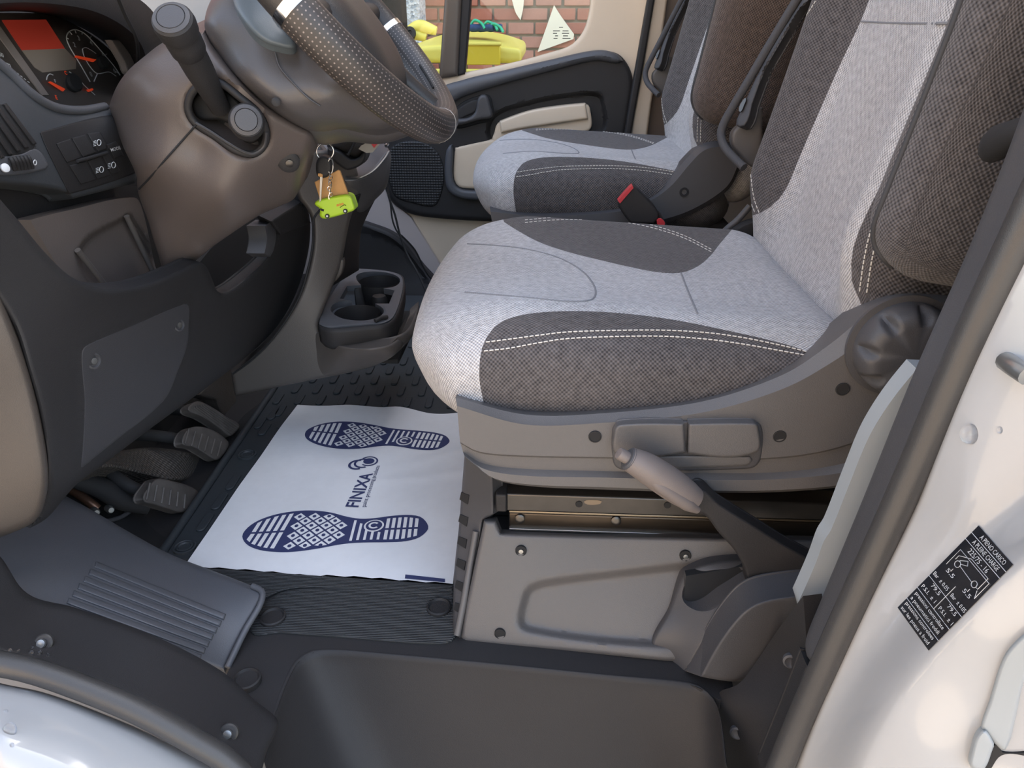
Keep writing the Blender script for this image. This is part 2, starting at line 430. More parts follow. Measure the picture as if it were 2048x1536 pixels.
# ================================================================ the setting
def struct(o, label=None):
    o['kind'] = 'structure'
    if label: o['label'] = label
    return o
GZ = -.62
m_ground = M('paving', (.38, .335, .28), .9, var=.15, vscale=3)
m_house_bounce = M('house_bounce_render', (.80, .65, .49), .9, var=.05)
struct(mk('ground', [(-16, -16, GZ), (16, -16, GZ), (16, 9, GZ), (-16, 9, GZ)], [(0, 1, 2, 3)], m_ground), 'pale paving the van stands on')
hb = struct(box('wall_house_bounce', (-8.2, -6.2, 2.2), (14, .3, 5.7), m_house_bounce, bevel=0), 'pale unseen house wall behind the viewer, added to bounce warm light')  # unseen wall, placed and sized to bounce warm sunlight into the cab
# cab shell
struct(mk('floor', [(-1.05, .66, -.012), (2.2, .66, -.012), (2.2, 2.32, -.012), (-1.05, 2.32, -.012), (-1.05, .66, -.05), (2.2, .66, -.05), (2.2, 2.32, -.05), (-1.05, 2.32, -.05)],
       [(0, 1, 2, 3), (7, 6, 5, 4), (0, 4, 5, 1), (1, 5, 6, 2), (2, 6, 7, 3), (3, 7, 4, 0)], m_black, smooth=False), 'black cab floor under the rubber mat')
struct(box('ceiling', (1.26, 1.38, 1.44), (2.1, 1.95, .04), m_beige, bevel=.01), 'cab roof lining above the seats')
struct(box('wall_rear', (2.2, 1.38, .7), (.04, 1.95, 1.5), m_beige, bevel=0), 'pale partition far behind the seats')
struct(box('wall_left', (1.285, .45, .41), (1.85, .05, 2.04), m_white, bevel=0), 'white van side behind the driver door opening')
struct(box('wall_right', (1.32, 2.38, .41), (1.8, .05, 2.04), m_beige, bevel=0), 'van side behind the passenger door')
struct(box('wall_firewall', (-1.07, 1.38, .25), (.04, 1.75, .75), m_void, bevel=0), 'dark bulkhead ahead of the pedals')
struct(box('trim_13', (-.83, 2.27, .16), (.74, .06, 1.0), m_pinkw, bevel=.01), 'pale body side ahead of the passenger door')
struct(box('trim_14', (-.99, 2.27, .83), (.72, .06, .40), m_frame, bevel=.01), 'pale windscreen pillar foot at the far side')
struct(box('trim_12_sun_block', (-.03, 2.26, 1.23), (1.0, .08, .38), m_beige, bevel=.01), 'beige upper frame of the passenger door, added out of view to block sun')  # out-of-view frame added to stop sun reaching the passenger seat
struct(box('trim_11', (-.93, .52, .45), (.50, .06, 1.9), m_white, bevel=.01), 'white front door pillar left of the dashboard')
# brick wall with each brick
m_mortar = M('mortar', (.40, .37, .31), .95, var=.2, vscale=30)
bricks = [M('brick_%d' % i, c, .85, var=.25, vscale=25, grain=.5, gscale=120) for i, c in enumerate([(.40, .15, .10), (.46, .19, .125), (.36, .13, .09), (.50, .24, .17), (.42, .20, .15)])]
WY = 4.5
wb = struct(box('wall_back', (3, WY+.16, 4.4), (26, .3, 10.1), m_mortar, bevel=0), 'red brick wall seen through the passenger window, raised out of view to shade the van')  # extra height and width out of view keep the sun off the van
bp_ = (54*4.12/F); bh = 24.6*4.12/F
bme = [None]*5
for k in range(5):
    o = box('brick', (0, 0, 0), (bp_-.013, .03, bh-.013), bricks[k], wb, bevel=.003, bseg=1); bme[k] = o
used = [False]*5; z0 = .85
for r in range(-9, 4):
    for c in range(-9, 6):
        x = -.34+c*bp_+(bp_/2 if r % 2 else 0)+random.uniform(-.002, .002)
        if x < -1.02-.01: continue
        k = random.choice([0, 0, 1, 1, 2, 3, 4])
        if not used[k]: o = bme[k]; used[k] = True
        else:
            o = bme[k].copy(); col.objects.link(o)
        o.location = (x, WY+random.uniform(-.003, .003), z0+r*bh)
BV, BF = [], []
for r in range(-20, 45):
    for c in range(-34, 46):
        x = -.34+c*bp_+(bp_/2 if r % 2 else 0); z = z0+r*bh
        if (-9 <= r < 4 and -9 <= c < 6 and x >= -1.03) or z < GZ+.05: continue
        o_ = len(BV); hx, hz = bp_/2-.0065, bh/2-.0065; y_ = WY+random.uniform(-.003, .003)
        BV += [(x+a*hx, y_+b, z+d*hz) for b in (-.015, .015) for a, d in ((-1, -1), (1, -1), (1, 1), (-1, 1))]
        BF += [tuple(o_+i for i in f) for f in ((0, 1, 2, 3), (0, 4, 5, 1), (1, 5, 6, 2), (2, 6, 7, 3), (3, 7, 4, 0))]
tag(mk('brickwork', BV, BF, M('brick_mix', (.42, .175, .12), .85, var=.4, vscale=7, grain=.5, gscale=120), wb, smooth=False), kind='stuff')
m_peb = M('pebbledash', (.50, .52, .54), .9)
nt = m_peb.node_tree; vz = nt.nodes.new('ShaderNodeTexVoronoi'); vz.inputs['Scale'].default_value = 70; cr_ = nt.nodes.new('ShaderNodeValToRGB'); tcn = nt.nodes.new('ShaderNodeTexCoord')
cr_.color_ramp.elements[0].color = (.22, .26, .30, 1); cr_.color_ramp.elements[1].color = (.75, .77, .78, 1)
nt.links.new(tcn.outputs['Object'], vz.inputs['Vector']); nt.links.new(vz.outputs['Color'], cr_.inputs[0]); nt.links.new(cr_.outputs[0], nt.nodes['Principled BSDF'].inputs['Base Color'])
bpn = nt.nodes.new('ShaderNodeBump'); bpn.inputs['Distance'].default_value = .006; nt.links.new(vz.outputs['Distance'], bpn.inputs['Height']); nt.links.new(bpn.outputs[0], nt.nodes['Principled BSDF'].inputs['Normal'])
xa = P(785, 60, y=4.3).x; xb = P(842, 60, y=4.3).x
struct(box('wall_pebbledash', ((xa+xb)/2-.02, 4.4, .5), (xb-xa+.04, .22, 2.3), m_peb, bevel=.01), 'grey pebbledash pier beside the brick wall')
# cream window-glass reflections, built as pointed panels on the bricks
m_cream = M('cream_reflection', (.86, .80, .64), .6)
sheet('pointed_reflection', [(1108, 10, 1), (1122, 32), (1148, 68, 1), (1147, 78, 1), (1075, 104, 1), (1090, 62)], C('y', 4.465, (1100, 20), (1150, 80), (1075, 104)), m_cream, thick=.012, res=8)
tag(bpy.data.objects['pointed_reflection'], 'large cream pointed window reflection built as a panel on the brick wall, right of the yellow bin', 'panel')
o = sheet('pointed_reflection', [(1018, -30, 1), (1048, -30, 1), (1047, 10), (1041, 40, 1), (1030, 22)], C('y', 4.465, (1100, 20), (1150, 80), (1075, 104)), m_cream, thick=.012, res=8)
tag(o, 'narrow cream window reflection built as a panel tapering down above the yellow bin lid', 'panel')
# yellow wheelie bin
yb = 3.35
bc = P(925, 150, y=yb); bx0 = P(806, 120, y=yb).x; bx1 = P(1043, 120, y=yb).x
binr = empty('wheelie_bin', ((bx0+bx1)/2, yb+.25, GZ), 'yellow lidded waste bin standing outside the passenger window', 'bin')
cxb = (bx0+bx1)/2; wbn = bx1-bx0; zl = P(930, 118, y=yb).z
def taper(V):
    V = V.copy(); k = .86+.14*(V[:, 2:3]/.5+1)/2; V[:, :2] *= k; return V
rbox('bin_body', (cxb, yb+.27, (zl+GZ)/2-.03), (wbn/2-.03, .25, (zl-GZ)/2-.05), .03, m_yellow, binr, n=(8, 8, 8), deform=taper)
def lidf(V):
    V = V.copy(); s = V[:, 0]/(wbn/2); t = (V[:, 1]+.28)/.56; top = V[:, 2] > 0
    V[:, 2] += np.where(top, .05*(1-s*s)*(.3+.7*t), 0)+.02*t; return V
lid = rbox('lid', (cxb, yb+.27, zl+.012), (wbn/2, .28, .028), .018, m_yellow, binr, n=(24, 16, 8), deform=lidf)
box('handle_bar', (cxb, yb-.02, zl-.055), (wbn*.98, .03, .035), m_yellow, binr, bevel=.008)
m_yel2 = M('yellow_shade_plastic', (.72, .56, .04), .45)
box('recess_panel', (P(962, 100, y=yb).x, yb-.018, P(962, 110, y=yb).z), (.165, .02, .075), m_yel2, binr, bevel=.004)
box('recess_rim', (P(962, 88, y=yb).x, yb-.02, P(962, 88, y=yb).z), (.175, .026, .012), m_yellow, binr, bevel=.004)
for px, py in ((832, 62), (812, 75)):
    q = P(px+8, py, y=yb+.52); tube('hinge_lug', [q+Vector((-.05, 0, .0)), q+Vector((.0, 0, .02)), q+Vector((.08, 0, .0))], [.025, .03, .02], m_yellow, binr, seg=10)
q = P(821, 67, y=yb+.50); lathe('hinge_cap', [(.012, -.02), (.028, -.02), (.028, .02), (.012, .02), (.012, .012), (.004, .012)], q, (0, -1, .2), m_black, binr)
# bundle lying on the lid
bl = P(965, 62, y=yb+.2)
m_blue = M('navy_cloth', (.03, .06, .16), .8, var=.4, vscale=60); m_teal = M('green_cloth', (.05, .50, .30), .6)
pr = empty('cloth_bundle', bl, 'small navy and green bundle lying on the yellow bin lid', 'bundle')
def lump(a): return lambda V: V*(1+.25*np.sin(V[:, :1]*90+a)*np.cos(V[:, 1:2]*70+a))
rbox('navy_cloth', bl+Vector((-.01, 0, .012)), (.085, .05, .014), .012, m_blue, pr, n=(14, 10, 8), deform=lump(1))
for dx, dz in ((-.02, .030), (.035, .024), (.06, .016)):
    tube('green_strap', [bl+Vector((dx-.03, -.03, dz-.01)), bl+Vector((dx-.01, -.045, dz+.012)), bl+Vector((dx+.02, -.04, dz)), bl+Vector((dx+.035, -.05, dz-.02))], .006, m_teal, pr, seg=6)
# outside mirror housing
mr = P(765, -10, y=2.75)
o = rbox('door_mirror', mr, (.07, .10, .16), .05, m_void, n=(10, 10, 10)); tag(o, 'black door mirror housing outside the passenger window', 'mirror')
# ================================================================ passenger door
DY = 2.20
dpl = C('y', DY, (800, 400), (1250, 100), (900, 150))
door = sheet('door_1', [(856, 158, 1), (1000, 131), (1100, 105), (1145, 88), (1172, 50), (1187, -40), (1225, -300, 1), (1352, -300, 1), (1306, -40), (1294, 60), (1270, 200), (1252, 330, 1), (1240, 460, 1), (985, 475, 1), (890, 548, 1), (820, 436, 1), (775, 395, 1), (760, 300, 1), (800, 200, 1)],
             C('y', DY+.035, (800, 400), (1250, 100), (900, 150)), m_beige, thick=.03, rnd=10, rd=.008, res=12)
struct(door, 'beige passenger door with black lower card')
card = sheet('door_card', [(862, 186), (930, 161), (1000, 146), (1100, 123), (1190, 104), (1232, 106), (1256, 130), (1266, 165), (1258, 230), (1245, 310), (1235, 450, 1), (985, 443), (880, 437), (820, 427), (785, 405), (768, 370), (762, 320), (770, 260), (810, 215)],
      dpl, m_dash, door, thick=.03, rnd=10, rd=.015, res=6,
      emboss=[([(985, 235), (1060, 205), (1140, 190), (1190, 188), (1205, 200), (1200, 262), (1040, 275), (985, 285)], .022, 10)])
sheet('top_pad', [(866, 186), (930, 159), (1000, 143), (1100, 120), (1190, 101), (1228, 105), (1246, 122), (1236, 127), (1190, 122), (1100, 143), (1000, 170), (930, 192), (884, 212)], C('y', DY-.02, (800, 400), (1250, 100), (900, 150)), m_slate, card, thick=.03, rnd=14, rd=.016, res=8)
sheet('upper_inset', [(995, 247), (1012, 240), (1059, 223), (1119, 213), (1171, 208), (1180, 216), (1176, 262), (1038, 274), (986, 284), (989, 264)], C('y', DY-.004, (800, 400), (1250, 100), (900, 150)), m_beige, card, thick=.03, rnd=6, rd=.006, res=7)
sheet('inset_ledge', [(999, 243, 1), (1059, 222), (1119, 212), (1171, 207, 1), (1176, 238, 1), (1100, 249), (1040, 258), (1002, 266, 1)], C('y', DY-.018, (800, 400), (1250, 100), (900, 150)), m_beige, card, thick=.03, rnd=5, rd=.006, res=7)
sheet('lower_inset', [(910, 295, 1), (984, 279), (1060, 266, 1), (1150, 300, 1), (1100, 380, 1), (925, 376), (912, 368), (907, 350)], C('y', DY-.004, (800, 400), (1250, 100), (900, 150)), m_beige, card, thick=.02, rnd=6, rd=.006, res=8)
sheet('lower_trim', [(893, 300), (904, 290), (905, 350), (911, 372), (930, 381), (1000, 382, 1), (1000, 400, 1), (930, 398), (900, 385), (890, 360)], C('y', DY-.022, (800, 400), (1250, 100), (900, 150)), m_slate, card, thick=.02, rnd=6, rd=.008, res=7)
m_grid = M('speaker_mesh', (.02, .02, .021), .5)
ntg = m_grid.node_tree; ck = ntg.nodes.new('ShaderNodeTexVoronoi'); ck.inputs['Scale'].default_value = 130; ck.inputs['Randomness'].default_value = 0
tcg = ntg.nodes.new('ShaderNodeTexCoord'); ntg.links.new(tcg.outputs['Object'], ck.inputs['Vector']); bg2 = ntg.nodes.new('ShaderNodeBump'); bg2.inputs['Distance'].default_value = .004
ntg.links.new(ck.outputs['Distance'], bg2.inputs['Height']); ntg.links.new(bg2.outputs[0], ntg.nodes['Principled BSDF'].inputs['Normal'])
sheet('speaker_grille', [(782, 295), (872, 300), (876, 405), (820, 405), (785, 385)], C('y', DY-.006, (800, 400), (1250, 100), (900, 150)), m_grid, card, thick=.02, rnd=5, rd=.006, res=7)
sheet('handle_recess', [(905, 225), (925, 204), (960, 190), (978, 190), (985, 205), (986, 238), (960, 247), (905, 255)], C('y', DY-.006, (800, 400), (1250, 100), (900, 150)), m_void, card, thick=.02, rnd=4, rd=.006, res=7)
sheet('handle_plate', [(910, 224), (930, 207), (957, 200), (953, 222), (935, 232), (908, 240)], C('y', DY-.010, (800, 400), (1250, 100), (900, 150)), m_dash, card, thick=.02, rnd=4, rd=.006, res=6)
sheet('handle_lever', [(955, 200), (962, 190), (974, 192), (982, 215), (984, 234), (960, 240), (905, 252), (904, 240), (935, 236), (950, 224)], C('y', DY-.03, (800, 400), (1250, 100), (900, 150)), m_grey2, card, thick=.02, rnd=6, rd=.010, res=6)
# far B-pillar: seal, cream post and the trim behind
struct(sheet('trim_1', [(1302, -40), (1348, -300, 1), (1362, -300, 1), (1316, -40), (1287, 130), (1267, 240), (1254, 320, 1), (1242, 320, 1), (1252, 250), (1272, 130)], C('y', 2.17, (800, 400), (1250, 100), (900, 150)), m_black, thick=.02, rnd=4, rd=.006, res=8), 'black rubber seal along the far door frame')
struct(sheet('trim_2', [(1312, -40), (1358, -300, 1), (1378, -300, 1), (1340, -40), (1322, 90), (1301, 220), (1288, 330, 1), (1250, 330, 1), (1266, 240), (1285, 130)], C('y', 2.19, (800, 400), (1250, 100), (900, 150)), M('cream_post', (.60, .52, .42), .45), thick=.03, rnd=5, rd=.008, res=9), 'cream body post behind the far door')
struct(sheet('trim_3', [(1330, -40), (1366, -300, 1), (1480, -300, 1), (1480, 340, 1), (1275, 340, 1), (1300, 210)], C('y', 2.24, (800, 400), (1250, 100), (900, 150)), M('brown_grey_trim', (.17, .14, .12), .6), thick=.03, res=20), 'brown grey lining behind the passenger seat')
# window: glass and divider bar
m_glass = bpy.data.materials.new('glass'); m_glass.use_nodes = True; g = m_glass.node_tree; g.nodes.clear()
go = g.nodes.new('ShaderNodeOutputMaterial'); gt = g.nodes.new('ShaderNodeBsdfTransparent'); gg = g.nodes.new('ShaderNodeBsdfGlossy'); gm = g.nodes.new('ShaderNodeMixShader'); gf = g.nodes.new('ShaderNodeFresnel')
gt.inputs[0].default_value = (.93, .97, .95, 1); gg.inputs['Roughness'].default_value = .02; gf.inputs[0].default_value = 1.45
g.links.new(gf.outputs[0], gm.inputs[0]); g.links.new(gt.outputs[0], gm.inputs[1]); g.links.new(gg.outputs[0], gm.inputs[2]); g.links.new(gm.outputs[0], go.inputs[0])
win = sheet('window_1', [(930, 175, 1), (1190, 120, 1), (1215, -60, 1), (1265, -310, 1), (960, -310, 1)], C('y', DY+.05, (800, 400), (1250, 100), (900, 150)), m_glass, thick=.004, res=60)
struct(win, 'passenger side window with small printed marks')
win2 = sheet('window_2', [(700, 230, 1), (885, 180, 1), (915, -310, 1), (700, -310, 1)], C('y', DY+.05, (800, 400), (1250, 100), (900, 150)), m_glass, thick=.004, res=60)
struct(win2, 'small front quarter window ahead of the divider bar')
GD = Depth(C('y', DY+.045, (800, 400), (1250, 100), (900, 150)))
for i, (px, py, w, h) in enumerate([(1106, 61, 14, 1.6), (1125, 61, 12, 1.6), (1106, 66, 8, 1.6), (1124, 66, 14, 1.6), (1110, 71, 6, 1.6), (1126, 71, 10, 1.6), (1107, 76, 8, 1.6), (1125, 76, 16, 1.6), (1118, 54, 8, 1.4)]):
    sheet('glass_mark', [(px, py, 1), (px+w, py, 1), (px+w, py+h, 1), (px, py+h, 1)], GD, m_void, win, thick=.0005, res=20)
for i, (px, py, w, h) in enumerate([(852, 136, 10, 1.3), (850, 142, 14, 1.3), (852, 147, 9, 1.3), (841, 123, 8, 1.3), (843, 128, 8, 1.3)]):
    sheet('glass_mark', [(px, py, 1), (px+w, py, 1), (px+w, py+h, 1), (px, py+h, 1)], GD, m_void, win2, thick=.0005, res=20)
m_bar = M('bronze_grey_bar', (.085, .068, .055), .4)
dv = sheet('trim_4', [(892, -40), (910, -300, 1), (944, -300, 1), (926, -40), (916, 152, 1), (878, 158, 1)], C('y', DY+.02, (800, 400), (1250, 100), (900, 150)), m_bar, thick=.03, rnd=10, rd=.008, res=9)
struct(dv, 'dark divider bar of the passenger window')
sheet('channel', [(924, -40), (942, -300, 1), (965, -300, 1), (945, -40), (930, 148, 1), (914, 153, 1)], C('y', DY+.03, (800, 400), (1250, 100), (900, 150)), m_black, dv, thick=.03, rnd=4, rd=.005, res=9)
# pale A-pillar foot, kick panel
struct(sheet('trim_5', [(690, 340, 1), (775, 380, 1), (790, 405), (822, 436, 1), (890, 545, 1), (884, 580, 1), (790, 470), (700, 440, 1)], C('y', 2.22, (800, 400), (1250, 100), (900, 150)), m_pinkw, thick=.03, res=12), 'pale metal door pillar foot at the far side')
o = sheet('kick_panel', [(700, 435, 1), (735, 446), (780, 463), (810, 485), (845, 530), (872, 562), (885, 600, 1), (700, 620, 1)], C('y', 2.16, (735, 446), (780, 463), (872, 562))+C('y', 2.12, (720, 600), (880, 600)), m_black, thick=.05, rnd=10, rd=.012, res=10,
      emboss=[([(690, 470), (735, 463), (790, 485), (830, 525), (855, 570), (860, 640), (690, 640)], .012, 6)])
tag(o, 'dark curved kick panel low beside the far door', 'panel')
o = sheet('sill_cover', [(720, 555, 1), (880, 572, 1), (880, 640, 1), (720, 640, 1)], C('y', 2.06, (720, 560), (880, 570))+C('y', 2.02, (720, 640), (880, 640)), m_black, thick=.05, res=14)
tag(o, 'black sill cover below the far kick panel', 'panel')
# interior seen between the seats
o = box('rear_cabinet', (1.35, 1.62, .45), (.5, .62, 1.0), M('tan_laminate', (.34, .27, .20), .5), bevel=.01); tag(o, 'tan living-area cabinet seen between the two seats', 'cabinet')
o = box('wood_door', (1.32, 1.15, .45), (.5, .28, 1.0), M('red_brown_wood', (.16, .055, .03), .4, var=.3, vscale=12), bevel=.006); tag(o, 'red-brown wooden door behind the driver seat', 'door')
o = box('cabinet_edge', (1.07, 1.50, .45), (.03, .03, 1.0), m_frame, bevel=.006); tag(o, 'blue-grey vertical edge strip between tan cabinet and wooden door', 'trim')
# ================================================================ floor coverings
mat_o = empty('floor_mat', (-.3, 1.3, 0), 'black ribbed rubber mat covering the cab floor', 'floor mat')
MX0, MX1, MY0, MY1 = -.585, .30, .80, 2.02
def slab(name, poly, z0, z1, mat, parent, bevel=.002): return prism(name, [(a, b, z0) for a, b in poly], (0, 0, z1-z0), mat, parent, bevel=bevel)
ml = [P(326, 1112, z=0), P(435, 950, z=0), P(545, 788, z=0)]
slab('mat_body', [(ml[0].x, ml[0].y), (MX1, .79), (MX1, MY1), (-.62, MY1), (ml[2].x, ml[2].y)], -.011, -.003, m_mat, mat_o)
tube('raised_edge', [(v.x-.006, v.y, -.002) for v in ml]+[(-.605, 1.6, -.002)], .007, m_mat, mat_o, seg=8)
# raised oblong studs
ca = [(math.cos(t)*.0075, math.sin(t)*.0075+(.016 if math.sin(t) > 0 else -.016)) for t in np.linspace(0, 2*math.pi, 14, endpoint=False)]
st0 = slab('stud', ca, -.003, .0006, m_mat, mat_o, bevel=.0012); first = True
for r in range(0, 12):
    for c in range(-1, 14):
        x = -.52+c*.046+(.023 if r % 2 else 0); y = 1.235+r*.052
        if y < 1.30 and x > -.5: continue
        if x > -.05: continue
        if first: o = st0; first = False
        else: o = st0.copy(); col.objects.link(o)
        o.location = (x, y, 0)
for px, py in ((547, 827), (529, 857), (466, 963), (439, 1001), (410, 1043)):
    q = P(px, py, z=0); o = st0.copy(); col.objects.link(o); o.location = (q.x, q.y, 0)
for px, py in ((494, 908), (369, 1093)):
    q = P(px, py, z=0)
    lathe('snap_ring', [(.017, -.004), (.017, .0005), (.0145, .001), (.012, -.001), (.012, .0005), (.0095, .001), (.008, -.001), (.002, -.001)], (q.x, q.y, 0), (0, 0, 1), m_mat, mat_o)
# paper protection mat
def hp(x, y):
    return .0016+.0012*np.sin(x*31+y*11)*np.sin(y*23-x*7)+.0016*np.exp(-((y-1.02-.25*(x+.35))/.012)**2)*np.clip((x+.42)*6, 0, 1)+.002*np.exp(-((y-1.12-.6*(x+.2))/.010)**2)*np.clip((x+.32)*8, 0, 1)+.0025*np.clip((x+.20)/.08, 0, 1)*np.abs(np.sin(y*14))*.6
pap = empty('paper_mat', (-.33, 1.05, 0), 'white paper floor protector printed with two navy shoe soles', 'paper mat')
def topaper(name, poly2, off, mat, res=.012, thick=.0, sm=False):
    v2, tr = fill2d(np.array(poly2), res); z = hp(v2[:, 0], v2[:, 1])+off
    V = np.c_[v2, z]; T = np.array(tr); a, b, c = V[T[:, 0]], V[T[:, 1]], V[T[:, 2]]; fl = np.cross(b-a, c-a)[:, 2] < 0; T[fl] = T[fl][:, ::-1]
    return mk(name, V, T, mat, pap)
pp = [(372, 1130, 1), (405, 1082), (440, 1030), (520, 915), (565, 850), (595, 810, 1), (650, 813), (700, 812), (760, 815), (800, 814), (862, 828), (922, 826, 1), (932, 862), (934, 905), (927, 985), (918, 1060), (910, 1130), (906, 1171, 1)]
bot = [(906-18*i, 1171-1.45*i*.9-((i*7) % 3)*1.2+(2 if i > 14 else 0)) for i in range(1, 29)]
pp += [(a, b, 1) for a, b in bot if a > 385]
pw = [P(a, b, z=0) for a, b in outl(pp, 9)]
topaper('sheet', [(q.x, q.y) for q in pw], 0, m_paper)
# shoe soles: built in a local frame (s from toe to heel 0..1, w across)
def sole(toe, heel, side):
    A = Vector((toe[0], toe[1])); B = Vector((heel[0], heel[1])); L = (B-A).length; e = (B-A)/L; n = Vector((-e.y, e.x))*side
    prof = [(0, 0, 0), (.02, .07, -.06), (.07, .125, -.115), (.15, .165, -.155), (.25, .185, -.172), (.34, .185, -.168), (.44, .165, -.148), (.54, .125, -.122), (.62, .105, -.112), (.70, .108, -.112), (.78, .120, -.115), (.87, .122, -.112), (.94, .105, -.090), (.98, .06, -.05), (1, 0.0, 0)]
    ws = np.array(prof)
    def pt(s, w): q = A+e*(s*L)+n*(w*L); return (q.x, q.y)
    def hi(s): return np.interp(s, ws[:, 0], ws[:, 1])
    def lo(s): return np.interp(s, ws[:, 0], ws[:, 2])
    S = [(s, u) for s, u, d in prof]+[(s, d) for s, u, d in prof[::-1][1:-1]]
    cp = catmull([(s, w, 0) for s, w in S], 90, True)
    topaper('shoe_sole_print', [pt(s, w) for s, w, _ in cp], .0005, m_navy, .01)
    acc = {}
    def cell(pts, off=.0009, mat=m_paper):
        v2, tr = fill2d(np.array([pt(s, w) for s, w in pts]), .03); V, Fs = acc.setdefault((mat.name, off), ([], [])); o_ = len(V)
        V += [(a, b, float(hp(a, b))+off) for a, b in v2]; Fs += [tuple(o_+i for i in f) for f in tr]
    mg = .022
    V2 = []; 
    def bars(s0, s1, k, slant):
        for i in range(k):
            a = s0+(s1-s0)*i/k; b = a+(s1-s0)/k*.58
            for top in (1, -1):
                ea = (hi((a+b)/2)-mg) if top > 0 else (lo((a+b)/2)+mg); ia = .008*top
                if abs(ea) < .03: continue
                sl = slant*top
                cell([(a, ia), (b, ia), (b+sl*abs(ea), hi(min(.99, max(.01, b+sl*abs(ea))))-mg if top > 0 else lo(min(.99, max(.01, b+sl*abs(ea))))+mg), (a+sl*abs(ea), (hi(min(.99, max(.01, a+sl*abs(ea))))-mg if top > 0 else lo(min(.99, max(.01, a+sl*abs(ea))))+mg))])
    bars(.045, .235, 5, .12); bars(.765, .955, 6, .0)
    h = .028
    for i in range(-8, 9):
        for j in range(-8, 9):
            s = .40+(i+j)*.0405; w = (i-j)*.042
            if not (.262 < s < .55): continue
            if w > hi(s)-mg+.002 or w < lo(s)+mg-.002: continue
            k = .82; cl_ = lambda a, b: (min(max(a, .245), .565), min(max(b, lo(a)+.016), hi(a)-.016)); cell([cl_(s-.0405*k, w), cl_(s, w+.042*k), cl_(s+.0405*k, w), cl_(s, w-.042*k)])
            cell([(s+.011*math.cos(t), w+.013*math.sin(t)) for t in np.linspace(0, 6.28, 8, endpoint=False)], .0013, m_navy)
    for i in range(5):   # arch stripes running under the round mark
        s = .585+i*.036; cell([(s, lo(s)+mg), (s+.014, lo(s)+mg), (s+.014, .085-.028*i if i else .09), (s, .09-.028*i if i else .09)])
    cs, cw = .70, .035
    cell([(cs+.055*math.cos(t), cw+.055*math.sin(t)) for t in np.linspace(0, 6.28, 18, endpoint=False)])
    cell([(cs+.045*math.cos(t), cw+.045*math.sin(t)) for t in np.linspace(0, 6.28, 18, endpoint=False)], .0013, m_navy)
    cell([(cs+.03*math.cos(t), cw+.03*math.sin(t)) for t in np.linspace(.7, 5.6, 14)]+[(cs+.018*math.cos(t), cw+.018*math.sin(t)) for t in np.linspace(5.6, .7, 14)], .0017, m_paper)
    for (mn, off), (V, Fs) in acc.items(): tag(mk('sole_pattern', V, Fs, bpy.data.materials[mn], pap), kind='stuff')
a1, a2 = P(486, 1068, z=0), P(857, 1058, z=0); b1, b2 = P(613, 864, z=0), P(899, 886, z=0)
sole((a1.x, a1.y), (a2.x, a2.y), 1); sole((b1.x, b1.y), (b2.x, b2.y), -1)
def onpaper(o, e, c, off=.0008):
    def fn(a, b):
        q = o+e*a+c*b; return (q.x, q.y, float(hp(q.x, q.y))+off)
    return fn
O = P(716, 1016, z=0); e = P(746, 950, z=0)-O; c = P(691, 1015, z=0)-O
text('brand_print', 'FINIXA', onpaper(O, e, c), m_navy, pap, bold=.02, width=1.0)
O = P(731, 1015, z=0); e = P(760, 934, z=0)-O; c = P(722, 1015, z=0)-O
text('slogan_print', 'paint processing products', onpaper(O, e, c), m_navy, pap, width=1.0)
lc = P(738, 925, z=0)
def arc(cx, cy, r0, r1, a0, a1): return [(cx+r1*math.cos(t), cy+r1*math.sin(t)) for t in np.linspace(a0, a1, 24)]+[(cx+r0*math.cos(t), cy+r0*math.sin(t)) for t in np.linspace(a1, a0, 24)]
topaper('logo_print', [(lc.x+.010*math.cos(t), lc.y+.010*math.sin(t)) for t in np.linspace(0, 6.28, 20, endpoint=False)], .0008, m_navy, .02)
topaper('logo_print', arc(lc.x, lc.y, .0135, .0165, -2.2, 2.6), .0008, m_navy, .02)
topaper('logo_print', arc(lc.x-.009, lc.y-.008, .012, .016, 1.2, 5.3), .0008, m_navy, .02)
topaper('logo_print', arc(lc.x-.017, lc.y-.013, .0125, .017, 1.4, 5.2), .0008, m_navy, .02)
topaper('edge_bar_print', [tuple(P(a, b, z=0))[:2] for a, b in ((811, 1152), (890, 1161), (890, 1168), (810, 1160))], .0008, m_navy, .02)
# ================================================================ entry step
stp = empty('entry_step', (-.05, .6, -.26), 'black moulded door step with deep foot well below the driver seat', 'door step')
ledge = sheet('ledge', [(440, 1375, 1), (460, 1335), (520, 1200), (545, 1176, 1), (906, 1170, 1), (925, 1262, 1), (1340, 1310, 1), (1460, 1345, 1), (1470, 1390, 1), (1440, 1400), (1410, 1382), (1360, 1364), (1200, 1348), (1000, 1328), (800, 1310), (660, 1300), (605, 1316), (575, 1363), (550, 1428), (530, 1470, 1)],
      C('z', .0, (500, 1300), (900, 1200), (1300, 1340)), m_black, stp, thick=.015, res=16)
rim = [(530, 1530), (548, 1435), (573, 1365), (603, 1318), (655, 1302), (800, 1312), (1000, 1330), (1200, 1350), (1362, 1366), (1412, 1384), (1440, 1430), (1455, 1536)]
rw = catmull([tuple(P(a, b, z=0)) for a, b in rim], 70)
bw = catmull([(-.20, .36, -.27), (-.17, .46, -.27), (-.145, .525, -.27), (-.115, .545, -.27), (0, .547, -.27), (.1, .547, -.27), (.17, .545, -.27), (.205, .53, -.27), (.22, .47, -.27), (.225, .36, -.27)], 70)
def mixr(k, dz=0): r = rw+(bw-rw)*k; r[:, 2] += dz; return r
rows = [rw+np.array([0, 0, -.001])-(bw-rw)*np.array([.045, .045, 0]), rw+np.array([0, 0, .0005])-(bw-rw)*np.array([.02, .02, 0]), mixr(0), mixr(.02, -.002), mixr(.05, -.006), mixr(.5, -.004), mixr(1)]
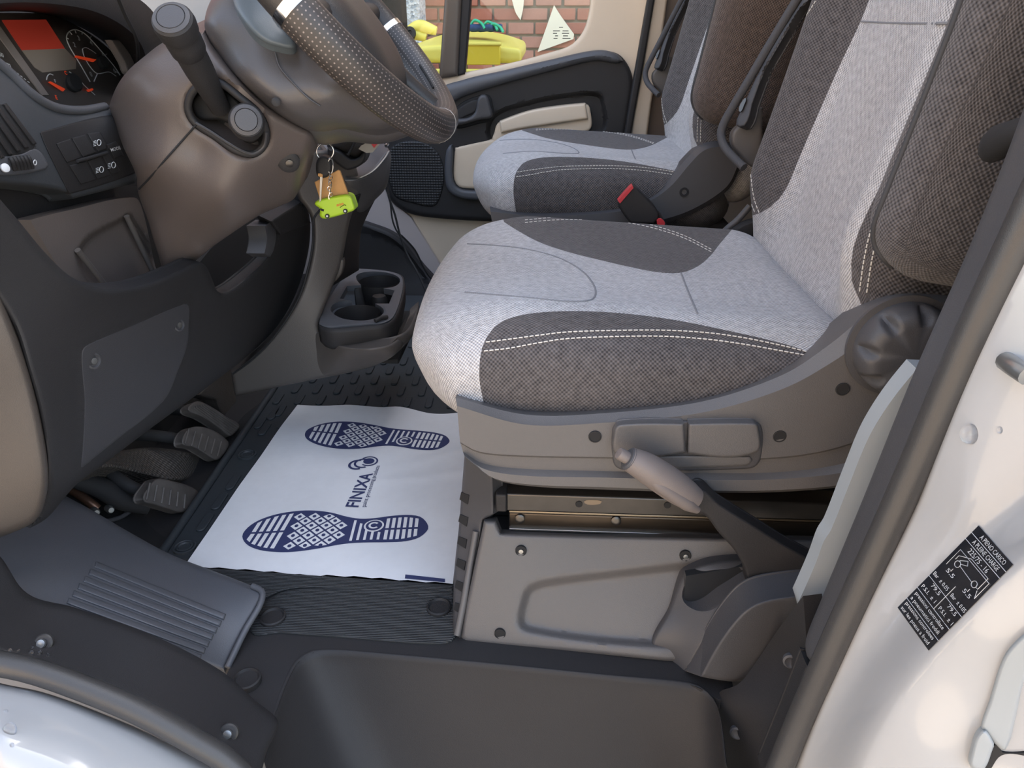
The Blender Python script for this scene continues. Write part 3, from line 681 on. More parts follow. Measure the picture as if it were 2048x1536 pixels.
loft('foot_well', rows, m_black, stp, straight=True, ang=70)
slab('tread', [(-.20, .36), (-.145, .53), (.17, .545), (.22, .5), (.225, .36)], -.275, -.268, m_black, stp)
m_rib = M('ribbed_black', (.032, .034, .036), .55); nt = m_rib.node_tree; wv = nt.nodes.new('ShaderNodeTexWave'); wv.inputs['Scale'].default_value = 110; wv.bands_direction = 'Y'; tcn = nt.nodes.new('ShaderNodeTexCoord')
wv.inputs['Distortion'].default_value = 1.2; bpn = nt.nodes.new('ShaderNodeBump'); bpn.inputs['Distance'].default_value = .0012; nt.links.new(tcn.outputs['Object'], wv.inputs['Vector']); nt.links.new(wv.outputs['Fac'], bpn.inputs['Height']); nt.links.new(bpn.outputs[0], nt.nodes['Principled BSDF'].inputs['Normal'])
sheet('textured_pad', [(500, 1262), (530, 1205), (570, 1182), (640, 1176), (800, 1180), (905, 1196, 1), (910, 1275), (880, 1288), (700, 1276), (560, 1266)], C('z', .0035, (500, 1300), (900, 1200), (1300, 1340)), m_rib, stp, thick=.004, rnd=6, rd=.003, res=12)
sheet('mat_strip', [(395, 1135, 1), (907, 1170, 1), (908, 1198, 1), (640, 1175), (570, 1180), (525, 1200, 1)], C('z', .0045, (500, 1300), (900, 1200), (1300, 1340)), m_rib, stp, thick=.006, rnd=5, rd=.003, res=12)
for px, py in ((546, 1236), (878, 1216), (494, 1360)):
    q = P(px, py, z=.004); lathe('clip', [(.0165, -.004), (.0165, .003), (.0145, .0042), (.0125, .0015), (.003, .0012)], q, (0, 0, 1), m_black, stp)
sheet('side_wall', [(1606, 1192, 1), (1612, 1270), (1613, 1326, 1), (1530, 1545, 1), (1430, 1545, 1), (1428, 1440), (1434, 1388), (1474, 1370), (1498, 1344), (1554, 1262)], C('y', .60, (1455, 1400), (1455, 1536), (1540, 1300))+C('y', .53, (1612, 1270), (1613, 1326), (1530, 1540)), m_black, stp, thick=.02, res=14)
for px, py in ((1582, 1322), (1474, 1465)):
    q = Depth(C('y', .60, (1455, 1400), (1455, 1536), (1540, 1300))+C('y', .53, (1612, 1270), (1613, 1326), (1530, 1540))).at(px, py); lathe('plug', [(.008, -.003), (.008, .002), (.006, .003), (.003, .001)], q, (-.3, -1, .2), m_grey2, stp)
# ribbed kick panel beside the pedals
kd = Depth(C('z', .035, (525, 1187), (400, 1135))+C('z', .0, (455, 1338))+C('x', -.70, (115, 985))+C('x', -.64, (0, 1085))+C('y', .60, (60, 1195), (300, 1275)))
kp = empty('footrest_panel', (-.5, .7, 0), 'slate grey ribbed footrest panel left of the paper mat', 'panel')
sheet('panel_body', [(-40, 1050, 1), (60, 1030), (118, 985, 1), (180, 1018), (255, 1062), (340, 1108), (430, 1143), (505, 1172), (528, 1184), (522, 1205), (490, 1262), (450, 1345, 1), (380, 1320, 1), (150, 1230, 1), (-40, 1180, 1)], kd, m_slate, kp, thick=.03, rnd=12, rd=.012, res=12, lift=-.002)
for i in range(7):
    a = np.array([192-11*i, 1122+14.5*i]); b = np.array([452-8*i, 1228+13.5*i]); w = np.array([-4, 12.0])
    sheet('rib', [tuple(a)+(1,), tuple(b)+(1,), tuple(b+w)+(1,), tuple(a+w)+(1,)], kd, m_slate, kp, thick=.006, rnd=5, rd=.003, res=9, lift=.0015)
tube('end_lip', [kd.at(505, 1172), kd.at(524, 1184), kd.at(520, 1210), kd.at(490, 1262), kd.at(455, 1335)], .004, m_slate, kp, seg=8)
# black scuff cover at the front corner of the opening
sc = empty('sill_scuff_cover', (-.4, .52, 0), 'black screwed scuff cover curving along the door sill', 'sill cover')
scd = Depth(C('y', .59, (60, 1190), (0, 1120))+C('y', .58, (300, 1268))+C('y', .548, (515, 1408))+C('y', .53, (553, 1450))+C('y', .50, (0, 1305))+C('y', .49, (270, 1400))+C('y', .475, (400, 1470))+C('y', .465, (500, 1536)))
sheet('cover_body', [(-60, 1060, 1), (0, 1112), (55, 1187), (150, 1215), (300, 1268), (440, 1340), (515, 1405), (553, 1436), (556, 1455), (535, 1500), (520, 1560, 1), (500, 1560, 1), (400, 1472), (270, 1402), (130, 1347), (-60, 1290, 1)], scd, m_black, sc, thick=.012, rnd=14, rd=.01, res=12)
for px, py in ((88, 1286), (458, 1466)):
    q = scd.at(px, py); lathe('screw', [(.0095, -.002), (.0095, .002), (.008, .0035), (.005, .0035), (.005, .006), (.002, .006)], q, (.15, -.75, .6), m_rubber, sc); lathe('screw_head', [(.0042, .004), (.0042, .0075), (.002, .008)], q, (.15, -.75, .6), m_steel, sc)
# water drops
m_water = M('water', (.95, .97, 1), .03, trans=1.0); m_water.node_tree.nodes['Principled BSDF'].inputs['IOR'].default_value = 1.33
def drop(p, nrm, r):
    o = lathe('water_drop', [(r, 0), (r*.96, r*.2), (r*.75, r*.42), (r*.4, r*.55), (r*.05, r*.6)], p, nrm, m_water, seg=12); return o
for i, (px, py, r) in enumerate([(63, 1305, 3.0), (80, 1305, 2.4), (52, 1322, 3.4), (20, 1300, 2.2), (12, 1322, 3.6), (32, 1334, 4.0), (96, 1309, 1.8), (37, 1301, 1.8), (66, 1295, 2.0)]):
    tag(drop(scd.at(px, py, .001), (.1, -.8, .6), r*.0011), 'tiny water drop on the black scuff cover', 'water drop', 'water drops on the scuff cover')
# door seal, white sill and B-pillar
sl = [P(-30, 1322, y=.475), P(60, 1340, y=.472), P(160, 1374, y=.468), P(280, 1424, y=.463), P(390, 1484, y=.458), P(475, 1542, y=.453), Vector((-.235, .43, -.02)), Vector((-.17, .42, -.20)), Vector((-.05, .415, -.30)), Vector((.12, .415, -.29)), Vector((.19, .43, -.12)), P(1560, 1536, y=.465), P(1662, 1300, y=.468), P(1800, 1000, y=.47), P(1935, 690, y=.47), P(2025, 500, y=.47), P(2110, 320, y=.47), P(2260, 20, y=.47), P(2440, -340, y=.47)]
seal = tube('door_seal', sl, .0115, m_rubber, n=150, seg=14); tag(seal, 'black rubber seal running round the driver door opening', 'door seal')
bs = sheet('trim_6', [(-60, 1345, 1), (0, 1366), (90, 1385), (200, 1424), (330, 1480), (440, 1540), (520, 1600, 1), (520, 1720, 1), (-60, 1720, 1)], C('y', .462, (0, 1366), (200, 1424), (440, 1540))+C('y', .40, (0, 1480), (200, 1560))+C('y', .37, (0, 1650), (300, 1700)), m_white, thick=.03, rnd=20, rd=.012, res=14)
struct(bs, 'white painted body sill at the lower left')
for px, py, r in ((20, 1460, 8), (24, 1490, 2.5), (12, 1423, 2.5)):
    D_ = Depth(C('y', .462, (0, 1366), (200, 1424), (440, 1540))+C('y', .40, (0, 1480), (200, 1560))+C('y', .37, (0, 1650), (300, 1700)))
    tag(drop(D_.at(px, py), (0, -.8, .6), r*.0008), 'largest water drop on the white body sill' if r > 5 else ('small water drop below the largest drop on the white sill' if py > 1450 else 'small water drop above the largest drop on the white sill'), 'water drop', 'water drops on the white sill')
bpd = Depth(C('y', .462, (2048, 505), (1956, 695), (1835, 1000), (1695, 1286), (1591, 1536))+C('y', .43, (2048, 760), (1930, 1000), (1800, 1300), (1700, 1536))+C('y', .405, (2048, 1050), (1950, 1250), (1850, 1500))+C('y', .395, (2048, 1400), (2000, 1536))+C('y', .462, (2462, -350))+C('y', .43, (2620, -350)))
BE = ([(2260, 900, 1), (2048, 1062), (1930, 1165), (1800, 1305), (1730, 1400), (1665, 1536), (1640, 1740, 1), (2260, 1740, 1)], -.045, 130)
bpl = sheet('trim_7', [(2462, -350, 1), (2220, 145), (2048, 497), (1956, 688), (1830, 1000), (1690, 1286), (1585, 1536), (1560, 1600, 1), (1560, 1720, 1), (2200, 1720, 1), (2240, 1000), (2400, 250), (2640, -350, 1)], bpd, m_white, thick=.03, rnd=16, rd=.010, res=16, emboss=[BE])
struct(bpl, 'white painted door pillar at the right')
struct(sheet('trim_8', [(2320, -420, 1), (2160, -60), (2080, 130), (2008, 322), (1936, 500), (1826, 750), (1725, 1000), (1640, 1205), (1612, 1278), (1614, 1312), (1629, 1327, 1), (1660, 1262), (1770, 1000), (1885, 735), (1990, 500), (2080, 310), (2250, -50), (2420, -400, 1)], C('y', .52, (1936, 500), (1725, 1000), (1612, 1278))+C('y', .485, (1990, 500), (1770, 1000), (1629, 1327)), m_grey2, thick=.02, rnd=10, rd=.008, res=12), 'dark trim edge along the door pillar')
struct(sheet('trim_9', [(1612, 1327, 1), (1630, 1330, 1), (1600, 1420), (1553, 1545, 1), (1524, 1545, 1), (1572, 1430)], C('y', .50, (1612, 1327), (1530, 1536), (1630, 1330)), m_black, thick=.02, rnd=6, rd=.006, res=10), 'black lower end of the pillar trim')
struct(sheet('trim_10', [(1834, 738, 1), (1795, 785), (1762, 832), (1735, 880), (1700, 965), (1662, 1060), (1648, 1082), (1630, 1130), (1597, 1204, 1), (1606, 1235), (1613, 1276, 1), (1650, 1230, 1), (1760, 1000, 1), (1880, 740, 1)], C('y', .565, (1830, 745), (1650, 1075), (1600, 1205)), m_frame, thick=.02, res=10), 'pale blue-grey painted strip beside the seat')
BEO = outl(BE[0], 16)
def bp_at(px, py, lift=0):
    e_ = BEO; q = np.array([[px, py]], float); d = seg_dist(q, e_); s_ = d if inside(q, e_)[0] else -d; k = float(np.clip(s_/BE[2]+.5, 0, 1)[0]); k = k*k*(3-2*k)
    return bpd.at(px, py, lift-BE[1]*k)
for px, py, r in ((1942, 868, 12), (2000, 860, 4)):
    tag(drop(bp_at(px, py), (-.2, -.95, .3), r*.0006), 'large round water drop on the white door pillar below the striker' if r > 8 else 'tiny water drop right of the large one on the white door pillar', 'water drop', 'water drops on the pillar')
# hook at the top edge of the pillar trim
o = tube('belt_guide', [P(1985, 300, y=.60), P(2000, 285, y=.58), P(2030, 268, y=.55), P(2070, 250, y=.53)], [.010, .013, .011, .008], m_void, seg=10); tag(o, 'small black hook on the pillar beside the backrest', 'hook')
# striker and hinge plate on the pillar
o = tube('door_striker', [bp_at(2012, 722), bp_at(2030, 735, .008), bp_at(2056, 752, .012)], .0062, m_steel, seg=12); tag(o, 'grey metal striker pin on the white pillar', 'striker')
hg = empty('hinge_plate', bpd.at(2010, 1420), 'pale grey painted hinge plate at the lower right of the pillar', 'hinge')
sheet('plate', [(2075, 1255, 1), (2046, 1272), (2015, 1304), (2000, 1334), (1979, 1403), (1962, 1456), (1972, 1466), (1990, 1488), (2010, 1500), (2030, 1440), (2046, 1370), (2075, 1300, 1)], bpd, m_frame, hg, thick=.008, rnd=8, rd=.005, res=10, lift=.051)
sheet('pin_block', [(1965, 1460), (1988, 1486), (1985, 1500), (1966, 1540), (1942, 1536), (1940, 1518)], bpd, m_frame, hg, thick=.012, rnd=8, rd=.006, res=8, lift=.055)
sheet('gap', [(1990, 1490), (2005, 1505), (2050, 1506, 1), (2050, 1512, 1), (2003, 1511), (1975, 1545), (1962, 1540)], bpd, m_void, hg, thick=.002, res=8, lift=.047)
# tyre pressure sticker
stk = empty('pressure_sticker', bpd.at(1910, 1175), 'black tyre pressure sticker with white Italian and French text on the pillar', 'sticker')
c0 = np.array([1957, 1051.]); cu = np.array([2026, 1129.]); cv = np.array([1795, 1215.]); c3 = np.array([1857, 1301.])
def sq(u, v, lift=.0014): q = c0*(1-u)*(1-v)+cu*u*(1-v)+cv*(1-u)*v+c3*u*v; return bp_at(q[0], q[1], lift)
gu, gv = np.meshgrid(np.linspace(0, 1, 7), np.linspace(0, 1, 13)); gvv = [sq(a, b, .0008) for a, b in zip(gu.ravel(), gv.ravel())]
mk('sticker_film', gvv, [(i*7+j, i*7+j+1, (i+1)*7+j+1, (i+1)*7+j) for i in range(12) for j in range(6)], m_stick, stk)
def stext(s, u, v, h, w=None): text('sticker_text', s, lambda a, b: sq(u+a, v-h*b), m_print, stk, width=w)
for s, u, v, h, w in [('A PIENO CARICO', .18, .066, .042, .70), ('A PLEINE CHARGE', .14, .142, .042, .73), ('225/75 - 16', .20, .222, .045, .55), ('5.5', .16, .47, .036, .20), ('5.5', .66, .47, .036, .20),
                      ('Bar  ± 0.05', .03, .575, .034, .42), ('Bar  ± 0.05', .56, .575, .034, .42), ('79.5', .16, .655, .034, .24), ('79.5', .66, .655, .034, .24), ('P.S.I.  ± 1', .04, .725, .034, .40), ('P.S.I.  ± 1', .57, .725, .034, .40),
                      ('pressioni controllate', .05, .805, .032, .86), ('a pneumatici freddi', .05, .86, .032, .86), ('pressions controlees', .05, .925, .032, .86), ('sur les pneus a froid', .05, .98, .032, .86)]: stext(s, u, v, h, w)
def sline(pts, wd=.006): 
    tube('sticker_line', [sq(a, b, .0012) for a, b in pts], .00022, m_print, stk, smoothp=False, seg=4)
for pts in ([(0, .085), (1, .085)], [(0, .16), (1, .16)], [(0, .61), (1, .61)], [(0, .755), (1, .755)], [(0, .885), (1, .885)], [(.51, .49), (.51, .755)],
            [(.08, .43), (.08, .255), (.93, .255), (.93, .43), (.86, .37)], [(.14, .34), (.14, .30), (.22, .275), (.36, .235), (.85, .235), (.85, .36), (.80, .36)], [(.30, .35), (.66, .36)], [(.22, .32), (.34, .27), (.40, .30), (.28, .335), (.22, .32)],
            [(.24, .44), (.24, .41)], [(.74, .44), (.74, .41)]): sline(pts)
for u in (.235, .735):
    sline([(u+.06*math.cos(t), .355+.028*math.sin(t)) for t in np.linspace(0, 6.28, 14)])
# ================================================================ seats
def sstep(a, b, x): t = np.clip((x-a)/(b-a), 0, 1); return t*t*(3-2*t)
ds = empty('swivel_seat', (.1, .99, .2), 'near driver seat in light and charcoal grey fabric with raised armrest', 'seat', 'cab seats')
def cushion(parent):
    half = (.268, .262, .078); V, Fc, UV = rboxgrid(half, (.075, .07, .062), (70, 60, 30)); V, Fc, UV = weld(V, Fc, UV)
    s = V[:, 1]/half[1]; u = (V[:, 0]+half[0])/(2*half[0]); tz = np.clip((V[:, 2]+half[2])/(2*half[2]), 0, 1)
    V = V.copy()
    V[:, 2] += tz*(.020*np.abs(s)**3-.006)*sstep(0, .25, u)*(1-.3*u) - tz*.028*np.maximum(u-.25, 0)-tz*.020*sstep(.25, 0, u)
    V[:, 0] -= .025*(1-s*s)*sstep(.35, 0, u)*tz                 # bowed front edge
    V[:, 0] += .045*(1-tz)**1.5*sstep(.25, 0, u)                # front tucks under
    V[:, 1] -= .012*np.sin(math.pi*np.clip(tz, 0, 1))*sstep(.9, 1, -s)*1.0
    V = V+np.array([.103, .995, .342])
    return V, Fc, UV
V, Fc, UV = cushion(ds)
near = [(972, 830), (966, 800), (959, 760), (960, 715), (968, 685), (985, 658), (1010, 640), (1060, 627), (1150, 622), (1250, 627), (1350, 640), (1450, 660), (1530, 678), (1590, 694), (1640, 712), (1720, 735, 1), (1720, 980, 1), (990, 980, 1)]
far = [(1008, 444, 1), (1040, 464), (1080, 485), (1140, 505), (1200, 520), (1260, 534), (1320, 545), (1365, 545), (1400, 530), (1424, 508), (1436, 492, 1), (1480, 440, 1), (1480, 340, 1), (980, 340, 1)]
fN = sfield(V, near)
# keep the far field from catching the hidden underside
(nb, rest) = split(V, Fc, UV, fN)
mk('near_bolster', nb[0], nb[1], m_dark, ds, uv=nb[2], ang=70)
(fb, cen) = split(rest[0], rest[1], rest[2], sfield(rest[0], far))
mk('far_bolster', fb[0], fb[1], m_dark, ds, uv=fb[2], ang=70); mk('cushion', cen[0], cen[1], m_light, ds, uv=cen[2], ang=70)
cb = BVHTree.FromPolygons([tuple(v) for v in V], [tuple(f) for f in Fc])
def onto(bvh, px, py, lift=.0006):
    d = Vector(ray(px, py)).normalized(); h = bvh.ray_cast(Vector(CAM), d)
    return None if h[0] is None else h[0]-d*lift
def stitches(name, bvh, line, parent, step=11, gap=3.2, r=.00075, mat=None, lift=.0006):
    L = catmull([(a, b, 0) for a, b in line], 400); D = np.r_[0, np.cumsum(np.linalg.norm(np.diff(L, axis=0), axis=1))]
    VV = []; FF = []; s = 0
    while s+step-gap < D[-1]:
        a = [onto(bvh, np.interp(s+k, D, L[:, 0]), np.interp(s+k, D, L[:, 1]), lift) for k in (0, step-gap)]
        s += step
        if None in a: continue
        t = (a[1]-a[0]); 
        if t.length < 1e-5: continue
        t.normalize(); u = t.orthogonal().normalized(); w = t.cross(u); o = len(VV)
        for q in a:
            for k in range(5): VV.append(q+(u*math.cos(k*1.2566)+w*math.sin(k*1.2566))*r)
        FF += [(o+k, o+(k+1) % 5, o+5+(k+1) % 5, o+5+k) for k in range(5)]+[tuple(o+k for k in range(5))[::-1], tuple(o+5+k for k in range(5))]
    if VV: return mk(name, VV, FF, mat or m_thread, parent)
def seam(name, bvh, line, parent, r=.0011, mat=None, lift=0):
    pts = [onto(bvh, a, b, lift) for a, b, _ in catmull([(a, b, 0) for a, b in line], max(12, len(line)*7))]; pts = [p for p in pts if p is not None]
    if len(pts) > 3: return tube(name, pts, r, mat or m_pipe, parent, n=len(pts), seg=6)
def shift(l, dx, dy): return [(a+dx, b+dy) for a, b in l]
st1 = [(972, 684), (1020, 678), (1080, 670), (1150, 663), (1300, 660), (1400, 664), (1480, 674), (1560, 690), (1625, 706)]
for l in (st1, [(968, 702)]+[(1020, 696), (1080, 685), (1150, 676), (1300, 672), (1400, 677), (1480, 687), (1560, 701), (1622, 712)]):
    stitches('stitching', cb, l, ds)
st2 = [(1050, 437), (1110, 432), (1180, 432), (1250, 437), (1310, 449), (1370, 469), (1425, 497)]
for l in (shift(st2, 0, 3), shift(st2, 0, 8)): stitches('stitching', cb, l, ds, step=9)
m_seamd = M('seam_grey', (.20, .205, .22), .9)
seam('cushion_seam', cb, [(935, 488), (1000, 492), (1060, 500), (1120, 517), (1165, 543), (1188, 572), (1190, 592), (1175, 602), (1130, 603), (1050, 595), (930, 585)], ds, r=.0013, mat=m_seamd)
seam('cushion_seam', cb, [(1362, 546), (1375, 580), (1395, 628)], ds, r=.0013, mat=m_seamd)
# backrest
RB = Matrix.Rotation(math.radians(13), 4, 'Y')
def backrest(dx):
    half = (.068, .258, .44); V, Fc, UV = rboxgrid(half, (.05, .06, .06), (16, 64, 90)); V, Fc, UV = weld(V, Fc, UV)
    s = V[:, 1]/half[1]; fr = (half[0]-V[:, 0])/(2*half[0]); zl = V[:, 2]+half[2]
    b = .050*sstep(.42, .80, np.abs(s))*sstep(.02, .16, zl)
    V[:, 0] -= fr*(b-.012*np.cos(s*1.5)*sstep(0, .1, zl)*sstep(.5, .2, zl))
    V = V@np.array(RB.to_3x3()).T
    return V+np.array([.405+.088+dx, .995, .80-.042]), Fc, UV
bV, bF, bU = backrest(0)
farb = [(1742, -10, 1), (1718, 50), (1680, 130), (1640, 220), (1603, 305), (1572, 378), (1548, 408), (1515, 428), (1470, 436, 1), (1400, 436, 1), (1400, -600, 1), (1800, -600, 1), (1780, -100, 1)]
nearb = [(1975, -300, 1), (1938, -20), (1925, 40), (1880, 150), (1830, 250), (1775, 345), (1732, 430), (1708, 490), (1702, 540), (1708, 580), (1722, 606), (1730, 640, 1), (2600, 640, 1), (2600, -300, 1)]
fb_, rest = split(bV, bF, bU, sfield(bV, farb)); nb_, cen_ = split(rest[0], rest[1], rest[2], sfield(rest[0], nearb))
brp = [mk('back_far_bolster', fb_[0], fb_[1], m_dark, ds, uv=fb_[2], ang=70), mk('back_near_bolster', nb_[0], nb_[1], m_dark, ds, uv=nb_[2], ang=70), mk('backrest', cen_[0], cen_[1], m_light, ds, uv=cen_[2], ang=70)]
bb = BVHTree.FromPolygons([tuple(v) for v in bV], [tuple(f) for f in bF])
sb = [(1622, 0), (1575, 75), (1535, 145), (1508, 210), (1496, 270), (1492, 330), (1498, 390), (1510, 426)]
for l in (sb, shift(sb, 9, 2)):
    o = stitches('stitching', bb, l, ds, step=9, gap=2.5); o and brp.append(o)
for l in ([(1850, 215), (1810, 300), (1768, 392), (1742, 460), (1728, 520), (1718, 590)], [(1752, 480), (1742, 530), (1732, 595)]):
    o = stitches('stitching', bb, l, ds, step=11); o and brp.append(o)
o = seam('back_seam', bb, [(1722, 43), (1780, 46), (1850, 47), (1925, 46)], ds, r=.0012, mat=m_seamd); o and brp.append(o)
# raised armrest
def armf(V):
    V = V.copy(); V[:, 1] *= 1-.10*np.abs(V[:, 2]/.34); V[:, 1] += .006*np.sin(V[:, 2]*20); V[:, 0] *= 1+.06*np.sin(V[:, 2]*9); return V
arm = rbox('armrest', (.430, .682, .800), (.092, .046, .32), (.06, .035, .06), m_dark, ds, n=(20, 16, 50), R=Matrix.Rotation(math.radians(9), 4, 'Y'), deform=armf); brp.append(arm)
ab = BVHTree.FromPolygons([tuple(v.co) for v in arm.data.vertices], [tuple(p.vertices) for p in arm.data.polygons])
apts = [(1928, -15), (1905, 50), (1870, 140), (1835, 230), (1795, 330), (1765, 405), (1748, 455), (1745, 490), (1755, 516), (1780, 532)]
apw = []
for a, b in apts:
    for k in range(0, 60, 3):
        q = onto(ab, a+k, b, .001)
        if q is not None: apw.append(q); break
brp.append(tube('armrest_piping', apw, .003, m_pipe, ds, n=60, seg=8))
# plastic shell and zipped cover edge on the far side of the backrest
sh = sheet('back_shell', [(1464, 264), (1478, 250), (1505, 218, 1), (1525, 215, 1), (1525, 345, 1), (1500, 332), (1482, 314), (1463, 290)], C('y', 1.30, (1467, 262), (1500, 230), (1480, 312)), m_grey, ds, thick=.012, rnd=8, rd=.006, res=8); brp.append(sh)
cv_ = sheet('cover_flap', [(1625, -30, 1), (1585, 30), (1545, 95), (1510, 160), (1488, 210), (1472, 250), (1490, 252), (1505, 210, 1), (1530, 140, 1), (1600, 20, 1), (1650, -30, 1)], C('y', 1.28, (1600, 0), (1480, 240), (1500, 200)), M('cover_flap_grey', (.055, .056, .062), .7), ds, thick=.02, rnd=5, rd=.006, res=10); brp.append(cv_)
pp_ = [(1612, -30), (1575, 30), (1530, 105), (1495, 165), (1465, 215), (1447, 248), (1442, 270), (1450, 295), (1470, 318), (1488, 335)]
brp.append(tube('cover_piping', [Depth(C('y', 1.285, (1600, 0), (1480, 240), (1500, 200))).at(a, b) for a, b in pp_], .007, M('dark_weave_edge', (.06, .06, .065), .85, grain=.8, gscale=500), ds, seg=8))
brp.append(sheet('zip_pull', [(1478, 215), (1486, 200), (1492, 196), (1488, 210), (1480, 224)], C('y', 1.275, (1600, 0), (1480, 240), (1500, 200)), m_metal, ds, thick=.003, res=4))
# recliner bracket on the far side
brk = sheet('recliner_bracket', [(1428, 494, 1), (1462, 466), (1490, 448), (1520, 440, 1), (1545, 500, 1), (1500, 503), (1440, 503)], C('y', 1.235, (1440, 495), (1500, 450), (1520, 500)), m_void, ds, thick=.02, rnd=4, rd=.004, res=8)
tube('bracket_edge', [P(1425, 492, y=1.262), P(1450, 462, y=1.262), P(1475, 440, y=1.262), P(1500, 412, y=1.262)], .006, m_grey2, ds, seg=8)
lathe('bracket_rivet', [(.005, -.002), (.005, .003), (.003, .004)], P(1480, 477, y=1.232), (-.3, -1, .2), m_metal, ds)
# side trim (grey plastic skirt)
def R_(y, l): return [P(a, b, y=y) for a, b in l]
strim = loft('side_trim', [
    R_(.790, [(930, 780), (1050, 802), (1200, 802), (1400, 776), (1560, 720), (1640, 662), (1720, 600), (1800, 568), (1920, 570)]),
    R_(.728, [(914, 788), (1050, 820), (1200, 818), (1400, 794), (1560, 740), (1650, 680), (1725, 620), (1800, 592), (1920, 596)]),
    R_(.708, [(911, 795), (1050, 829), (1200, 827), (1400, 804), (1560, 752), (1655, 692), (1730, 634), (1805, 606), (1920, 606)]),
    R_(.700, [(913, 806), (1050, 843), (1200, 840), (1400, 818), (1560, 770), (1662, 712), (1740, 655), (1810, 622), (1920, 620)]),
    R_(.6955, [(914, 812), (1050, 849), (1200, 846), (1400, 826), (1560, 780), (1668, 722), (1746, 666), (1812, 632), (1920, 628)]),
    R_(.693, [(920, 884), (962, 904), (1050, 911), (1200, 914), (1400, 917), (1560, 914), (1680, 893), (1790, 846), (1920, 740)]),
    R_(.6985, [(921, 887), (963, 907), (1050, 914), (1200, 917), (1400, 920), (1560, 917), (1680, 896), (1790, 849), (1920, 743)]),
    R_(.6985, [(926, 904), (970, 928), (1055, 938), (1200, 942), (1400, 946), (1560, 944), (1690, 926), (1795, 884), (1920, 785)]),
    R_(.690, [(929, 912), (974, 940), (1058, 952), (1200, 955), (1400, 960), (1560, 958), (1700, 942), (1800, 902), (1920, 806)]),
    R_(.689, [(945, 926), (992, 958), (1075, 970), (1200, 974), (1400, 981), (1560, 980), (1705, 966), (1805, 930), (1920, 838)]),
    R_(.697, [(949, 928), (996, 961), (1078, 974), (1200, 979), (1400, 985), (1560, 984), (1705, 970), (1806, 934), (1920, 842)]),
    R_(.78, [(980, 915), (1020, 945), (1100, 958), (1200, 962), (1400, 966), (1560, 965), (1705, 950), (1806, 915), (1920, 820)])], m_grey, ds, n=70, ang=25)
TD = C('y', .694, (1000, 860), (1600, 860), (1500, 930))
sheet('lever_recess', [(1224, 862), (1234, 846), (1500, 843), (1522, 850), (1524, 905), (1514, 930), (1490, 938), (1250, 940), (1228, 928)], C('y', .6915, (1000, 860), (1600, 860), (1500, 930)), m_grey2, ds, thick=.006, rnd=4, rd=.004, res=7)
for nm, q in (('tilt_lever', [(1229, 862), (1240, 849), (1368, 847, 1), (1371, 905, 1), (1234, 908)]), ('height_lever', [(1377, 847, 1), (1505, 846), (1516, 852), (1512, 905), (1375, 907, 1)])):
    sheet(nm, q, C('y', .6815, (1000, 860), (1600, 860), (1500, 930)), m_grey, ds, thick=.012, rnd=5, rd=.004, res=5)
sheet('lever_lip', [(1250, 915), (1500, 912), (1506, 920), (1492, 932), (1255, 934)], C('y', .689, (1000, 860), (1600, 860), (1500, 930)), m_grey, ds, thick=.006, rnd=6, rd=.004, res=8)
for px, py in ((1190, 873), (1559, 872), (1685, 778)):
    lathe('screw_recess', [(.0072, -.002), (.0072, .0012), (.0060, .0014), (.0058, .0008), (.001, .0008)], P(px, py, y=.6945), (0, -1, 0), m_void, ds, seg=20)
# recline knob with scalloped rim
kc = P(1800, 690, y=.694); kr = []
for r, h, am in ((.054, .0, 0), (.054, .004, 0), (.048, .005, 0), (.048, .010, .1), (.0472, .018, .45), (.0455, .025, .55), (.042, .030, .52), (.038, .0325, .34), (.034, .0338, .12), (.031, .034, 0), (.002, .0345, 0)):
    ring = []
    for k in range(84):
        t = 2*math.pi*k/84; sc_ = max(0, math.cos(t*8+.6))**2; rr = r*(1-am*sc_); ring.append(kc+Vector((math.cos(t)*r, -h*(1-am*sc_), math.sin(t)*r)))
    kr.append(ring)
o = loft('recline_knob', kr, m_grey2, ds, closed=True, caps=True, straight=True, ang=50)
# pan and pedestal
box('seat_pan', (.14, .995, .262), (.46, .46, .05), m_void, ds)
ped = empty('seat_pedestal', (.15, .95, 0), 'grey plastic clad pedestal under the driver seat with metal slide rails', 'seat base')
box('core', (.20, 1.0, .085), (.54, .40, .165), m_void, ped)
PD = Depth(C('z', .006, (930, 1272), (1330, 1320))+C('y', .738, (968, 1045), (1200, 1068))+C('y', .725, (1440, 1078), (1640, 1085))+C('y', .67, (1500, 1320)))
sheet('side_cover', [(968, 1041, 1), (992, 1041, 1), (1002, 1066, 1), (1200, 1071), (1440, 1076), (1660, 1080, 1), (1660, 1330, 1), (1330, 1322, 1), (1150, 1304), (930, 1284), (921, 1274), (945, 1150)], PD, m_grey, ped, thick=.02, rnd=9, rd=.008, res=9,
      emboss=[([(1060, 1178), (1100, 1165), (1250, 1146), (1370, 1132), (1470, 1118), (1700, 1110, 1), (1700, 1340, 1), (1400, 1296), (1200, 1280), (1055, 1258), (1042, 1245), (1048, 1205)], .013, 20)])
for px, py in ((1042, 1102), (1371, 1112), (1000, 1268)):
    q = PD.at(px, py, .001); lathe('screw_recess', [(.0072, -.003), (.0072, .0006), (.0062, .0008), (.006, 0.0002), (.001, 0.0002)], q, (0, -1, .12), m_void, ped, seg=18)
    if py < 1200: lathe('screw', [(.003, 0), (.003, .002), (.001, .0022)], q, (0, -1, .12), m_steel, ped, seg=12)
fpd = Depth(C('y', .735, (932, 900), (985, 955))+C('y', .745, (987, 1027), (964, 1063))+C('z', .004, (918, 1278), (906, 1268))+C('y', .775, (915, 1000)))
